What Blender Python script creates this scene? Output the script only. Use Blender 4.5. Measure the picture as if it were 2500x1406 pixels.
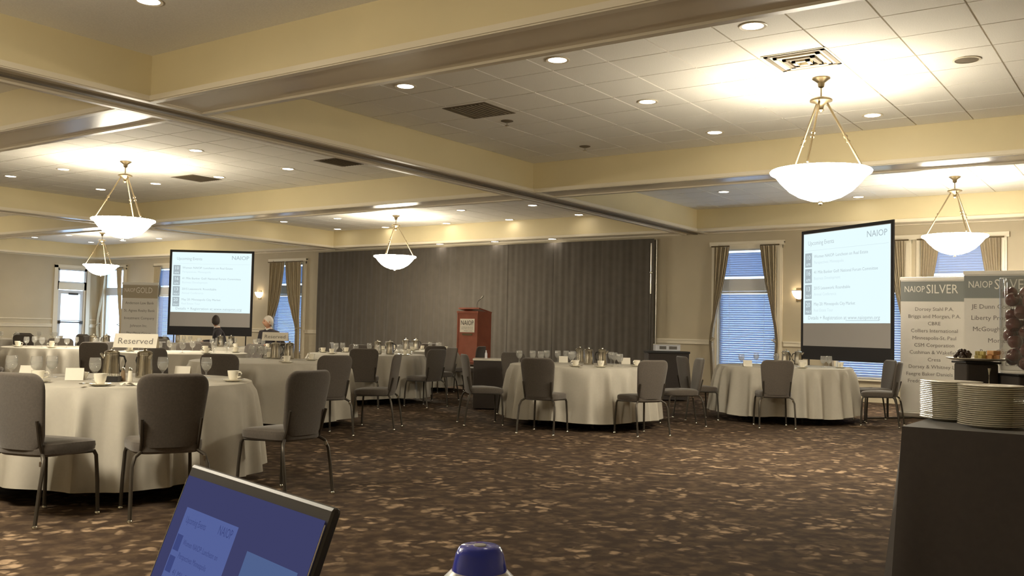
import bpy, bmesh, math, random
from math import sin, cos, pi, radians, atan2, sqrt, hypot
from mathutils import Vector, Matrix

for o in list(bpy.data.objects): bpy.data.objects.remove(o)
scene = bpy.context.scene
COL = scene.collection
random.seed(7)

# ------------------------------------------------------------------ camera
F_PX, YAW, PITCH, ROLL, CAM_H = 2320.0, .6109, .045, -.0215, 1.17
CX, CY = 1250.0, 703.0
_fw = Vector((cos(YAW)*cos(PITCH), sin(YAW)*cos(PITCH), sin(PITCH)))
_rt = Vector((sin(YAW), -cos(YAW), 0))
_dn = _fw.cross(_rt)
C_R = _rt*cos(ROLL) + _dn*sin(ROLL)
C_D = -_rt*sin(ROLL) + _dn*cos(ROLL)
CAM = Vector((0, 0, CAM_H))
cam_data = bpy.data.cameras.new('camera')
cam_data.sensor_width = 36.0
cam_data.lens = 36.0*F_PX/2500.0
cam_data.clip_start = .05
cam_data.clip_end = 200
cam = bpy.data.objects.new('camera', cam_data)
COL.objects.link(cam)
m3 = Matrix((C_R, -C_D, -_fw)).transposed()
cam.matrix_world = Matrix.Translation(CAM) @ m3.to_4x4()
scene.camera = cam
FW2 = Vector((cos(YAW), sin(YAW), 0))
RT2 = _rt.copy()

def ray(px, py): return C_R*(px-CX) + C_D*(py-CY) + _fw*F_PX
def at_z(px, py, z):
    r = ray(px, py); return CAM + r*((z-CAM_H)/r.z)
def at_x(px, py, x):
    r = ray(px, py); return CAM + r*(x/r.x)
def plan(a, d, z=0):              # metres right of and ahead of the tripod spot
    p = FW2*d + RT2*a; return Vector((p.x, p.y, z))
def spot(px, d, z=0): return plan((px-CX)*d/F_PX, d, z)

# ------------------------------------------------------------------ world, exposure
scene.view_settings.view_transform = 'Standard'
scene.view_settings.look = 'None'
scene.view_settings.gamma = 1.0
scene.view_settings.use_curve_mapping = False
scene.view_settings.exposure = 0.28
LAMP = 56.0            # chandelier bowl radiance, outer glass
LAMP_IN = 26.0         # inside of the bowl
DOWN = 15.0            # recessed lamp radiance
SKY = 5.0
world = bpy.data.worlds.new('overcast_sky'); scene.world = world
world.use_nodes = True
bg = world.node_tree.nodes['Background']
bg.inputs[0].default_value = (.58, .76, 1.0, 1); bg.inputs[1].default_value = SKY

# ------------------------------------------------------------------ materials
def lin(c): return c/12.92 if c <= .04045 else ((c+.055)/1.055)**2.4
def rgb(r, g, b): return (lin(r/255), lin(g/255), lin(b/255), 1)
MATS = {}
def mat(name, col, rough=.6, metal=0., spec=.5, sheen=0., emit=None, estr=0., coat=0.):
    m = bpy.data.materials.new(name); m.use_nodes = True
    b = m.node_tree.nodes['Principled BSDF']
    b.inputs['Base Color'].default_value = col
    b.inputs['Roughness'].default_value = rough
    b.inputs['Metallic'].default_value = metal
    b.inputs['Specular IOR Level'].default_value = spec
    b.inputs['Coat Weight'].default_value = coat
    if sheen: b.inputs['Sheen Weight'].default_value = sheen
    if emit:
        b.inputs['Emission Color'].default_value = emit
        b.inputs['Emission Strength'].default_value = estr
    MATS[name] = m
    return m
def tex_vary(m, scale, amount, bump=0., detail=4):
    """slight procedural unevenness of colour and relief"""
    nt = m.node_tree; b = nt.nodes['Principled BSDF']
    tc = nt.nodes.new('ShaderNodeTexCoord'); n = nt.nodes.new('ShaderNodeTexNoise')
    n.inputs['Scale'].default_value = scale; n.inputs['Detail'].default_value = detail
    nt.links.new(tc.outputs['Object'], n.inputs['Vector'])
    r = nt.nodes.new('ShaderNodeValToRGB')
    c = b.inputs['Base Color'].default_value
    r.color_ramp.elements[0].position = .3; r.color_ramp.elements[1].position = .7
    r.color_ramp.elements[0].color = (c[0]*(1-amount), c[1]*(1-amount), c[2]*(1-amount), 1)
    r.color_ramp.elements[1].color = (min(1, c[0]*(1+amount)), min(1, c[1]*(1+amount)), min(1, c[2]*(1+amount)), 1)
    nt.links.new(n.outputs['Fac'], r.inputs['Fac']); nt.links.new(r.outputs['Color'], b.inputs['Base Color'])
    if bump:
        bp = nt.nodes.new('ShaderNodeBump'); bp.inputs['Strength'].default_value = bump; bp.inputs['Distance'].default_value = .01
        nt.links.new(n.outputs['Fac'], bp.inputs['Height']); nt.links.new(bp.outputs['Normal'], b.inputs['Normal'])
    return m
def emis(name, col, strength):
    m = bpy.data.materials.new(name); m.use_nodes = True
    nt = m.node_tree; nt.nodes.clear()
    o = nt.nodes.new('ShaderNodeOutputMaterial'); e = nt.nodes.new('ShaderNodeEmission')
    e.inputs[0].default_value = col; e.inputs[1].default_value = strength
    nt.links.new(e.outputs[0], o.inputs[0]); MATS[name] = m
    return m
def glassy(name, tint, gloss_rough=.03, edge=.55, milk=0.):
    """thin clear glass: see-through face on, mirror-like at grazing angles, optionally a little milky"""
    m = bpy.data.materials.new(name); m.use_nodes = True
    nt = m.node_tree; nt.nodes.clear()
    o = nt.nodes.new('ShaderNodeOutputMaterial'); t = nt.nodes.new('ShaderNodeBsdfTransparent'); g = nt.nodes.new('ShaderNodeBsdfGlossy')
    t.inputs[0].default_value = tint; g.inputs['Roughness'].default_value = gloss_rough
    lw = nt.nodes.new('ShaderNodeLayerWeight'); lw.inputs[0].default_value = .5
    pw = nt.nodes.new('ShaderNodeMath'); pw.operation = 'POWER'; pw.inputs[1].default_value = 3.5; nt.links.new(lw.outputs['Facing'], pw.inputs[0])
    ma = nt.nodes.new('ShaderNodeMath'); ma.operation = 'MULTIPLY_ADD'; ma.inputs[1].default_value = edge; ma.inputs[2].default_value = .05; nt.links.new(pw.outputs[0], ma.inputs[0])
    mx = nt.nodes.new('ShaderNodeMixShader')
    nt.links.new(ma.outputs[0], mx.inputs[0]); nt.links.new(t.outputs[0], mx.inputs[1]); nt.links.new(g.outputs[0], mx.inputs[2])
    last = mx
    if milk:
        d = nt.nodes.new('ShaderNodeBsdfDiffuse'); d.inputs[0].default_value = (.8, .79, .76, 1); m2 = nt.nodes.new('ShaderNodeMixShader'); m2.inputs[0].default_value = milk
        nt.links.new(mx.outputs[0], m2.inputs[1]); nt.links.new(d.outputs[0], m2.inputs[2]); last = m2
    nt.links.new(last.outputs[0], o.inputs[0]); MATS[name] = m
    return m

tex_vary(mat('wall_paint', rgb(190, 178, 152), .55), 1.3, .05, .05)
tex_vary(mat('face_paint', rgb(216, 202, 162), .45), 1.1, .04, .04)
mat('soffit_paint', rgb(226, 214, 190), .22, spec=.6)
tex_vary(mat('ceiling_slab', rgb(215, 208, 192), .8), 2, .04)
tex_vary(mat('ceiling_tile', rgb(238, 234, 224), .75), 60, .05, .12)
mat('trim_paint', rgb(224, 214, 192), .35)
mat('base_trim', rgb(150, 125, 95), .45)
mat('window_frame', rgb(205, 205, 205), .4)
glassy('window_glass', (.93, .96, .97, 1), .01)
glassy('clear_glass', (.97, .97, .965, 1), .04, .5, .0)
glassy('vase_glass', (.95, .955, .95, 1), .03, .8, .03)
glassy('goblet_glass', (.97, .97, .965, 1), .04, .5, .10)
glassy('water', (.95, .955, .95, 1), .03, .5, .18)
tex_vary(mat('curtain_cloth', rgb(176, 162, 134), .85, sheen=.3), 25, .06)
tex_vary(mat('black_drape', rgb(82, 75, 66), .85, sheen=.3), 6, .08)
tex_vary(mat('table_linen', rgb(180, 174, 161), .8), 40, .02, .04)
tex_vary(mat('black_linen', rgb(66, 59, 55), .85, sheen=.2), 30, .06)
tex_vary(mat('chair_fabric', rgb(80, 72, 64), .85, sheen=.3), 80, .12, .1)
mat('chair_metal', rgb(72, 66, 58), .45, metal=.5)
mat('chrome', rgb(210, 208, 200), .12, metal=1)
mat('steel', rgb(190, 184, 172), .2, metal=1)
mat('bronze', rgb(122, 108, 82), .35, metal=.7)
mat('china', rgb(236, 230, 214), .18, spec=.6, coat=.3)
mat('paper', rgb(228, 222, 208), .7)
mat('ink', rgb(70, 62, 58), .7)
mat('ink_grey', rgb(120, 115, 110), .7)
mat('banner_vinyl', rgb(222, 218, 210), .5)
mat('banner_grey', rgb(128, 132, 130), .5)
mat('banner_bronze', rgb(172, 160, 138), .5)
mat('banner_white', rgb(235, 232, 224), .5)
mat('aluminium', rgb(196, 192, 184), .3, metal=.9)
tex_vary(mat('cherry_wood', rgb(150, 86, 66), .35, coat=.2), 5, .12)
mat('black_plastic', rgb(36, 34, 34), .35)
mat('white_plastic', rgb(226, 226, 232), .3)
mat('blue_plastic', (.07, .11, 1.0, 1), .15, coat=.6)
mat('dark_vent', rgb(112, 100, 80), .6)
mat('screen_cloth', rgb(188, 184, 182), .85)
mat('screen_black', rgb(44, 42, 44), .8)
mat('apple_skin', rgb(104, 40, 38), .3, coat=.3)
mat('grape_skin', rgb(60, 44, 36), .3)
mat('melon_flesh', rgb(206, 190, 120), .5)
mat('cantaloupe', rgb(214, 164, 110), .5)
mat('leaf', rgb(70, 80, 40), .6)
mat('skin', rgb(196, 150, 122), .55)
mat('hair_white', rgb(205, 196, 184), .7)
mat('hair_dark', rgb(52, 44, 40), .7)
mat('suit_cloth', rgb(54, 50, 54), .85)
mat('shirt', rgb(220, 216, 210), .7)
mat('pepper', rgb(132, 110, 84), .5)
mat('laptop_shell', rgb(60, 56, 58), .4)
mat('outdoor_snow', rgb(225, 228, 235), .8)
emis('bowl_glass', (1.0, .90, .71, 1), LAMP)
emis('bowl_inside', (1.0, .90, .71, 1), LAMP_IN)
emis('lamp_lens', (1.0, .90, .76, 1), DOWN)
emis('sconce_glass', (1.0, .80, .54, 1), 7)
emis('slide_light', (.80, .97, 1.0, 1), .84)
emis('slide_ink', (.48, .56, .58, 1), .82)
emis('slide_soft', (.66, .80, .83, 1), .82)
emis('slide_square', (.42, .50, .53, 1), .82)
emis('laptop_back', (.045, .048, .125, 1), .85)
emis('laptop_page', (.085, .115, .30, 1), .85)
emis('laptop_page_low', (.075, .115, .25, 1), .85)
emis('laptop_ink', (.045, .06, .19, 1), .85)

# blinds let daylight glow through them
m = bpy.data.materials.new('blind_slat'); m.use_nodes = True
nt = m.node_tree; nt.nodes.clear()
o_ = nt.nodes.new('ShaderNodeOutputMaterial'); d_ = nt.nodes.new('ShaderNodeBsdfDiffuse'); t_ = nt.nodes.new('ShaderNodeBsdfTranslucent'); x_ = nt.nodes.new('ShaderNodeMixShader')
d_.inputs[0].default_value = (.62, .64, .70, 1); t_.inputs[0].default_value = (.40, .50, .66, 1); x_.inputs[0].default_value = .45
nt.links.new(d_.outputs[0], x_.inputs[1]); nt.links.new(t_.outputs[0], x_.inputs[2]); nt.links.new(x_.outputs[0], o_.inputs[0])
MATS['blind_slat'] = m

# carpet: dark brown ground with tan leaf sprays gathered in medallions
m = mat('carpet', rgb(70, 54, 42), .95, spec=.1)
nt = m.node_tree; b = nt.nodes['Principled BSDF']
def N(t): return nt.nodes.new('ShaderNode'+t)
tc = N('TexCoord')
mp = N('Mapping'); mp.inputs['Rotation'].default_value = (0, 0, .35); nt.links.new(tc.outputs['Object'], mp.inputs['Vector'])
warp = N('TexNoise'); warp.inputs['Scale'].default_value = 6; warp.inputs['Detail'].default_value = 3
nt.links.new(mp.outputs[0], warp.inputs['Vector'])
vadd = N('VectorMath'); vadd.operation = 'MULTIPLY_ADD'
vadd.inputs[1].default_value = (.22, .22, 0); nt.links.new(warp.outputs['Color'], vadd.inputs[0]); nt.links.new(mp.outputs[0], vadd.inputs[2])
leaf = N('TexVoronoi'); leaf.feature = 'F1'; leaf.distance = 'EUCLIDEAN'; leaf.inputs['Scale'].default_value = 10.5
nt.links.new(vadd.outputs[0], leaf.inputs['Vector'])
leafr = N('ValToRGB'); leafr.color_ramp.elements[0].position = .28; leafr.color_ramp.elements[0].color = (1, 1, 1, 1)
leafr.color_ramp.elements[1].position = .46; leafr.color_ramp.elements[1].color = (0, 0, 0, 1)
nt.links.new(leaf.outputs['Distance'], leafr.inputs['Fac'])
med = N('TexVoronoi'); med.inputs['Scale'].default_value = 1.55; med.inputs['Randomness'].default_value = .3
nt.links.new(vadd.outputs[0], med.inputs['Vector'])
medr = N('ValToRGB'); medr.color_ramp.elements[0].position = .22; medr.color_ramp.elements[0].color = (1, 1, 1, 1)
medr.color_ramp.elements[1].position = .55; medr.color_ramp.elements[1].color = (.10, .10, .10, 1)
nt.links.new(med.outputs['Distance'], medr.inputs['Fac'])
n2 = N('TexNoise'); n2.inputs['Scale'].default_value = 9; n2.inputs['Detail'].default_value = 5; nt.links.new(mp.outputs[0], n2.inputs['Vector'])
n2r = N('ValToRGB'); n2r.color_ramp.elements[0].position = .42; n2r.color_ramp.elements[1].position = .62; nt.links.new(n2.outputs['Fac'], n2r.inputs['Fac'])
mul = N('Math'); mul.operation = 'MULTIPLY'; nt.links.new(leafr.outputs[0], mul.inputs[0]); nt.links.new(medr.outputs[0], mul.inputs[1])
mul2 = N('Math'); mul2.operation = 'MULTIPLY'; nt.links.new(mul.outputs[0], mul2.inputs[0])
addn = N('Math'); addn.operation = 'MULTIPLY_ADD'; addn.inputs[1].default_value = .8; addn.inputs[2].default_value = .35
nt.links.new(n2r.outputs[0], addn.inputs[0]); nt.links.new(addn.outputs[0], mul2.inputs[1])
mx = N('Mix'); mx.data_type = 'RGBA'; nt.links.new(mul2.outputs[0], mx.inputs[0])
gr = N('Mix'); gr.data_type = 'RGBA'; nt.links.new(n2r.outputs[0], gr.inputs[0])
gr.inputs[6].default_value = rgb(60, 48, 39); gr.inputs[7].default_value = rgb(82, 67, 52)
nt.links.new(gr.outputs[2], mx.inputs[6]); mx.inputs[7].default_value = rgb(164, 140, 114)
nt.links.new(mx.outputs[2], b.inputs['Base Color'])

# ------------------------------------------------------------------ mesh tools
class MB:
    def __init__(s): s.v = []; s.f = []; s.mi = []; s.cur = 0
    def add(s, vs, fs):
        n = len(s.v); s.v += [tuple(p) for p in vs]; s.f += [tuple(i+n for i in f) for f in fs]; s.mi += [s.cur]*len(fs); return s
    def box(s, c, d, rz=0., M=None):
        x, y, z = d[0]/2, d[1]/2, d[2]/2
        vs = [Vector((i*x, j*y, k*z)) for i in (-1, 1) for j in (-1, 1) for k in (-1, 1)]
        R = M if M else Matrix.Rotation(rz, 3, 'Z')
        vs = [R @ p + Vector(c) for p in vs]
        return s.add(vs, [(0, 1, 3, 2), (4, 6, 7, 5), (0, 4, 5, 1), (2, 3, 7, 6), (0, 2, 6, 4), (1, 5, 7, 3)])
    def span(s, a, b):
        return s.box([(a[i]+b[i])/2 for i in range(3)], [abs(b[i]-a[i]) for i in range(3)])
    def rbox(s, c, d, bev=.01, seg=2, M=None):
        bm = bmesh.new(); bmesh.ops.create_cube(bm, size=1)
        for v in bm.verts: v.co = Vector((v.co.x*d[0], v.co.y*d[1], v.co.z*d[2]))
        bmesh.ops.bevel(bm, geom=list(bm.edges), offset=bev, segments=seg, profile=.5, affect='EDGES')
        bm.verts.index_update()
        R = M if M else Matrix.Identity(3)
        vs = [R @ v.co + Vector(c) for v in bm.verts]; fs = [[v.index for v in f.verts] for f in bm.faces]
        bm.free(); return s.add(vs, fs)
    def lathe(s, prof, n=24, c=(0, 0, 0), cap0=True, cap1=True):
        k = len(prof); vs = []
        for r, z in prof:
            for i in range(n):
                a = 2*pi*i/n; vs.append((c[0]+r*cos(a), c[1]+r*sin(a), c[2]+z))
        fs = [(j*n+i, j*n+(i+1) % n, (j+1)*n+(i+1) % n, (j+1)*n+i) for j in range(k-1) for i in range(n)]
        if cap0: fs.append(tuple(reversed(range(n))))
        if cap1: fs.append(tuple((k-1)*n+i for i in range(n)))
        return s.add(vs, fs)
    def tube(s, pts, r, n=8, rs=None):
        pts = [Vector(p) for p in pts]; vs = []; k = len(pts)
        for i, p in enumerate(pts):
            t = (pts[min(i+1, k-1)]-pts[max(i-1, 0)]).normalized()
            u = t.cross(Vector((0, 0, 1)))
            if u.length < 1e-3: u = Vector((1, 0, 0))
            u.normalize(); w = t.cross(u); rr = rs[i] if rs else r
            vs += [p+u*rr*cos(2*pi*j/n)+w*rr*sin(2*pi*j/n) for j in range(n)]
        fs = [(i*n+j, i*n+(j+1) % n, (i+1)*n+(j+1) % n, (i+1)*n+j) for i in range(k-1) for j in range(n)]
        fs += [tuple(reversed(range(n))), tuple((k-1)*n+j for j in range(n))]
        return s.add(vs, fs)
    def grid(s, fn, nu, nv, wrap=False):
        vs = [fn(i/nu, j/nv) for j in range(nv+1) for i in range(nu if wrap else nu+1)]
        w = nu if wrap else nu+1
        fs = [(j*w+i, j*w+(i+1) % w, (j+1)*w+(i+1) % w, (j+1)*w+i) for j in range(nv) for i in range(nu)]
        return s.add(vs, fs)
    def ball(s, c, r, n=12, sc=(1, 1, 1)):
        prof = [(max(1e-4, r*sin(pi*k/(n//2+2))), -r*cos(pi*k/(n//2+2))) for k in range(n//2+3)]
        k0 = len(s.v); s.lathe(prof, n, cap0=False, cap1=False)
        for i in range(k0, len(s.v)):
            p = s.v[i]; s.v[i] = (p[0]*sc[0]+c[0], p[1]*sc[1]+c[1], p[2]*sc[2]+c[2])
        return s
    def mesh(s, name, mats, smooth=False):
        me = bpy.data.meshes.new(name); me.from_pydata(s.v, [], s.f)
        for mm in ([mats] if isinstance(mats, str) else mats): me.materials.append(MATS[mm])
        for p, i in zip(me.polygons, s.mi):
            p.material_index = i
            if smooth: p.use_smooth = True
        if smooth and hasattr(me, 'set_sharp_from_angle'): me.set_sharp_from_angle(angle=radians(40))
        me.update(); return me
    def build(s, name, mats, parent=None, smooth=False, loc=None):
        o = bpy.data.objects.new(name, s.mesh(name, mats, smooth)); COL.objects.link(o)
        if parent: o.parent = parent
        if loc is not None: o.location = loc
        return o

def tag(o, label=None, cat=None, group=None, kind=None):
    if label: o['label'] = label
    if cat: o['category'] = cat
    if group: o['group'] = group
    if kind: o['kind'] = kind
    return o
def thing(name, label, cat, loc=(0, 0, 0), rz=0., group=None):
    o = bpy.data.objects.new(name, None); COL.objects.link(o); o.empty_display_size = .1
    o.location = loc; o.rotation_euler = (0, 0, rz)
    return tag(o, label, cat, group)
def inst(name, mesh, parent=None, loc=(0, 0, 0), rz=0., scale=None):
    o = bpy.data.objects.new(name, mesh); COL.objects.link(o); o.location = loc; o.rotation_euler = (0, 0, rz)
    if scale: o.scale = scale
    if parent: o.parent = parent
    return o
def struct(mb, name, m, parent=None, smooth=False, kind='structure'):
    o = mb.build(name, m, parent, smooth)
    if not parent: o['kind'] = kind
    return o
def copy_tree(o, parent=None, loc=None, rz=None, label=None, group=None):
    c = o.copy(); COL.objects.link(c); c.parent = parent
    if loc is not None: c.location = loc
    if rz is not None: c.rotation_euler = (0, 0, rz)
    if label: c['label'] = label
    if group: c['group'] = group
    for ch in list(o.children): copy_tree(ch, c)
    return c
def text_mesh(body, size, m, align='LEFT', width=None):
    cu = bpy.data.curves.new('lettering', 'FONT'); cu.body = body; cu.size = size; cu.align_x = align; cu.resolution_u = 2
    ob = bpy.data.objects.new('lettering', cu); COL.objects.link(ob)
    dg = bpy.context.evaluated_depsgraph_get(); dg.update()
    me = bpy.data.meshes.new_from_object(ob.evaluated_get(dg))
    bpy.data.objects.remove(ob); bpy.data.curves.remove(cu)
    me.materials.clear(); me.materials.append(MATS[m])
    if width and len(me.vertices):
        xs = [v.co.x for v in me.vertices]; w = max(xs)-min(xs)
        k = width/w
        for v in me.vertices: v.co.x *= k
    return me
def words_of(me, size):
    """cut a line of print into one mesh for each word"""
    n = len(me.vertices); par = list(range(n))
    def find(i):
        while par[i] != i: par[i] = par[par[i]]; i = par[i]
        return i
    for p in me.polygons:
        v = p.vertices
        for k in v[1:]: par[find(k)] = find(v[0])
    isl = {}
    for p in me.polygons: isl.setdefault(find(p.vertices[0]), []).append(p)
    rng = []
    for key, ps in isl.items():
        xs = [me.vertices[i].co.x for p in ps for i in p.vertices]; rng.append((min(xs), max(xs), ps))
    rng.sort(key=lambda t: t[0]); groups = []; hi = -1e9
    for x0, x1, ps in rng:
        if x0-hi > .19*size*words_of.k: groups.append([])
        groups[-1] += ps; hi = max(hi, x1)
    out = []
    for ps in groups:
        idx = {}; vs = []; fs = []
        for p in ps:
            f = []
            for i in p.vertices:
                if i not in idx: idx[i] = len(vs); vs.append(tuple(me.vertices[i].co))
                f.append(idx[i])
            fs.append(f)
        w = bpy.data.meshes.new('lettering'); w.from_pydata(vs, [], fs); w.materials.append(me.materials[0]); out.append(w)
    return out
words_of.k = 1.0
def letter(parent, body, size, m, loc, align='LEFT', width=None, rot=(pi/2, 0, 0)):
    """flat print standing on the local XZ plane, facing local -Y; one object for each word"""
    me = text_mesh(body, size, m, align, width)
    for w in words_of(me, size):
        o = bpy.data.objects.new('lettering', w); COL.objects.link(o)
        o.parent = parent; o.location = loc; o.rotation_euler = rot
    return o

# ------------------------------------------------------------------ room shell
ZC, ZB = 3.67, 3.25                 # tile ceiling, underside of the beams
XW, YL, YR, XB = 18.15, 29.55, -2.6, -1.6   # far wall, left wall, right wall, wall behind
struct(MB().span((XB-.2, YR-.2, -.1), (XW+.2, YL+.2, 0)), 'floor', 'carpet')
struct(MB().span((XB-.2, YR-.2, 0), (XB, YL+.2, ZC+.3)), 'wall_back', 'wall_paint')
struct(MB().span((XB, YR-.2, 0), (XW+.2, YR, ZC+.3)), 'wall_right', 'wall_paint')

# windows in the far wall: (centre Y, half width, curtain inner-edge table, has curtains)
SILL, HEAD = .42, 2.93
def edge_wide(z):   # open pair of tied-back curtains
    return [(2.95, .31), (2.6, .36), (2.2, .43), (1.8, .52), (1.4, .61), (1.05, .655), (.8, .63), (.05, .60)]
def edge_narrow(z):
    return [(2.95, .02), (2.62, .05), (2.2, .11), (1.85, .19), (1.5, .33), (1.2, .49), (1.05, .53), (.8, .52), (.05, .50)]
WINS = [(7.01, .60, edge_wide), (4.64, .60, edge_wide), (3.10, .60, edge_wide), (20.36, .60, edge_narrow), (25.75, .60, edge_wide), (28.75, .55, edge_wide)]
order = sorted(WINS)
w = MB(); y = YR
for (c, h, e) in order:
    w.span((XW, y, 0), (XW+.2, c-h, ZC+.3)); w.span((XW, c-h, 0), (XW+.2, c+h, SILL)); w.span((XW, c-h, HEAD), (XW+.2, c+h, ZC+.3)); y = c+h
w.span((XW, y, 0), (XW+.2, YL+.2, ZC+.3))
struct(w, 'wall_far', 'wall_paint')
DX0, DX1, DH = 16.66, 17.66, 2.9      # glazed exit door in the left wall
w = MB(); w.span((XB, YL, 0), (DX0, YL+.2, ZC+.3)); w.span((DX1, YL, 0), (XW, YL+.2, ZC+.3)); w.span((DX0, YL, DH), (DX1, YL+.2, ZC+.3))
struct(w, 'wall_left', 'wall_paint')
# ground outside the windows
struct(MB().span((XW+.2, -40, -.3), (60, 75, -.15)).span((XB, YL+.2, -.3), (XW+.2, 75, -.15)), 'ground_outside', 'outdoor_snow')

# ceiling: slab, coffers of two-foot tiles, beams between them
struct(MB().span((XB-.2, YR-.2, ZC+.025), (XW+.2, YL+.2, ZC+.3)), 'ceiling', 'ceiling_slab')
BX = [(-.75, -.15), (5.25, 5.86), (11.70, 12.30), (17.60, XW)]       # beams running along Y
BY = [(YR, -2.25), (7.85, 8.37), (18.05, 18.60), (29.0, YL)]          # beams running along X
cube = MB().box((0, 0, 0), (1, 1, 1)).mesh('tile', 'ceiling_tile')
PIT = .605
def coffer(x0, x1, y0, y1, tiles, name='ceiling'):
    if not tiles:
        struct(MB().span((x0, y0, ZC), (x1, y1, ZC+.025)), name, 'ceiling_tile'); return
    root = struct(MB().span((x0, y0, ZC+.017), (x1, y1, ZC+.024)), name, 'trim_paint')
    xs = [x0]; x = 8.19+PIT*math.ceil((x0-8.19)/PIT)
    while x < x1-.03:
        if x-x0 > .05: xs.append(x)
        x += PIT
    xs.append(x1); ys = [y0]; y = 2.47+PIT*math.ceil((y0-2.47)/PIT)
    while y < y1-.03:
        if y-y0 > .05: ys.append(y)
        y += PIT
    ys.append(y1)
    for i in range(len(xs)-1):
        for j in range(len(ys)-1):
            g = .007
            inst('tile', cube, root, ((xs[i]+xs[i+1])/2, (ys[j]+ys[j+1])/2, ZC+.008), 0, (xs[i+1]-xs[i]-2*g, ys[j+1]-ys[j]-2*g, .016+.0006*((i*7+j*3) % 4)))
for i in range(3):
    for j in range(3):
        coffer(BX[i][1], BX[i+1][0], BY[j][1], BY[j+1][0], (i, j) in ((1, 0), (2, 0), (1, 1), (2, 1)))
def beam(n, x0, x1, y0, y1, along):
    """boxed beam: painted faces, smooth underside, a moulding along each lower edge"""
    root = struct(MB().span((x0, y0, ZB+.012), (x1, y1, ZC+.02)), 'trim_%d' % n, 'face_paint')
    MB().span((x0+.01, y0+.01, ZB), (x1-.01, y1-.01, ZB+.012)).build('soffit', 'soffit_paint', root)
    for s in (0, 1):
        mb = MB()
        if along == 'Y':
            xx = x0 if s == 0 else x1; d = -1 if s == 0 else 1
            mb.span((xx, y0, ZB-.012), (xx+d*.03, y1, ZB+.035)); mb.span((xx-d*.05, y0, ZB-.022), (xx+d*.015, y1, ZB-.001))
        else:
            yy = y0 if s == 0 else y1; d = -1 if s == 0 else 1
            mb.span((x0, yy, ZB-.012), (x1, yy+d*.03, ZB+.035)); mb.span((x0, yy-d*.05, ZB-.022), (x1, yy+d*.015, ZB-.001))
        mb.build('moulding', 'trim_paint', root)
    return root
k = 1
for (x0, x1) in BX:
    for (i, (a, b2)) in enumerate([(-2.25, 7.85), (8.37, 18.05), (18.60, 29.0)]):
        beam(k, x0, x1, a, b2, 'Y'); k += 1
for (y0, y1) in BY:
    rt_ = beam(k, XB, XW, y0, y1, 'X'); k += 1
    if y0 == 7.85:
        MB().span((XB, 8.07, ZB-.02), (XW, 8.15, ZB)).build('partition_track', 'dark_vent', rt_)

# baseboards and chair rails
def rail_far(y0, y1):
    r = struct(MB().span((XW-.03, y0, .98), (XW, y1, 1.05)).span((XW-.045, y0, 1.05), (XW, y1, 1.08)), 'trim_%d' % rail_far.n, 'trim_paint'); rail_far.n += 1
    b_ = struct(MB().span((XW-.025, y0, 0), (XW, y1, .14)), 'baseboard_far', 'base_trim')
rail_far.n = 30
edges = [YR] + [v for (c, h, e) in order for v in (c-h-.16, c+h+.16)] + [YL]
for i in range(0, len(edges), 2):
    if edges[i+1]-edges[i] > .05: rail_far(edges[i], edges[i+1])
for (a, b2) in ((XB, DX0-.14), (DX1+.14, XW)):
    struct(MB().span((a, YL-.03, .98), (b2, YL, 1.05)).span((a, YL-.045, 1.05), (b2, YL, 1.08)).span((a, YL-.02, 1.22), (b2, YL, 1.25)), 'trim_%d' % rail_far.n, 'trim_paint'); rail_far.n += 1
    struct(MB().span((a, YL-.025, 0), (b2, YL, .14)), 'baseboard_left', 'base_trim')

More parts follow.
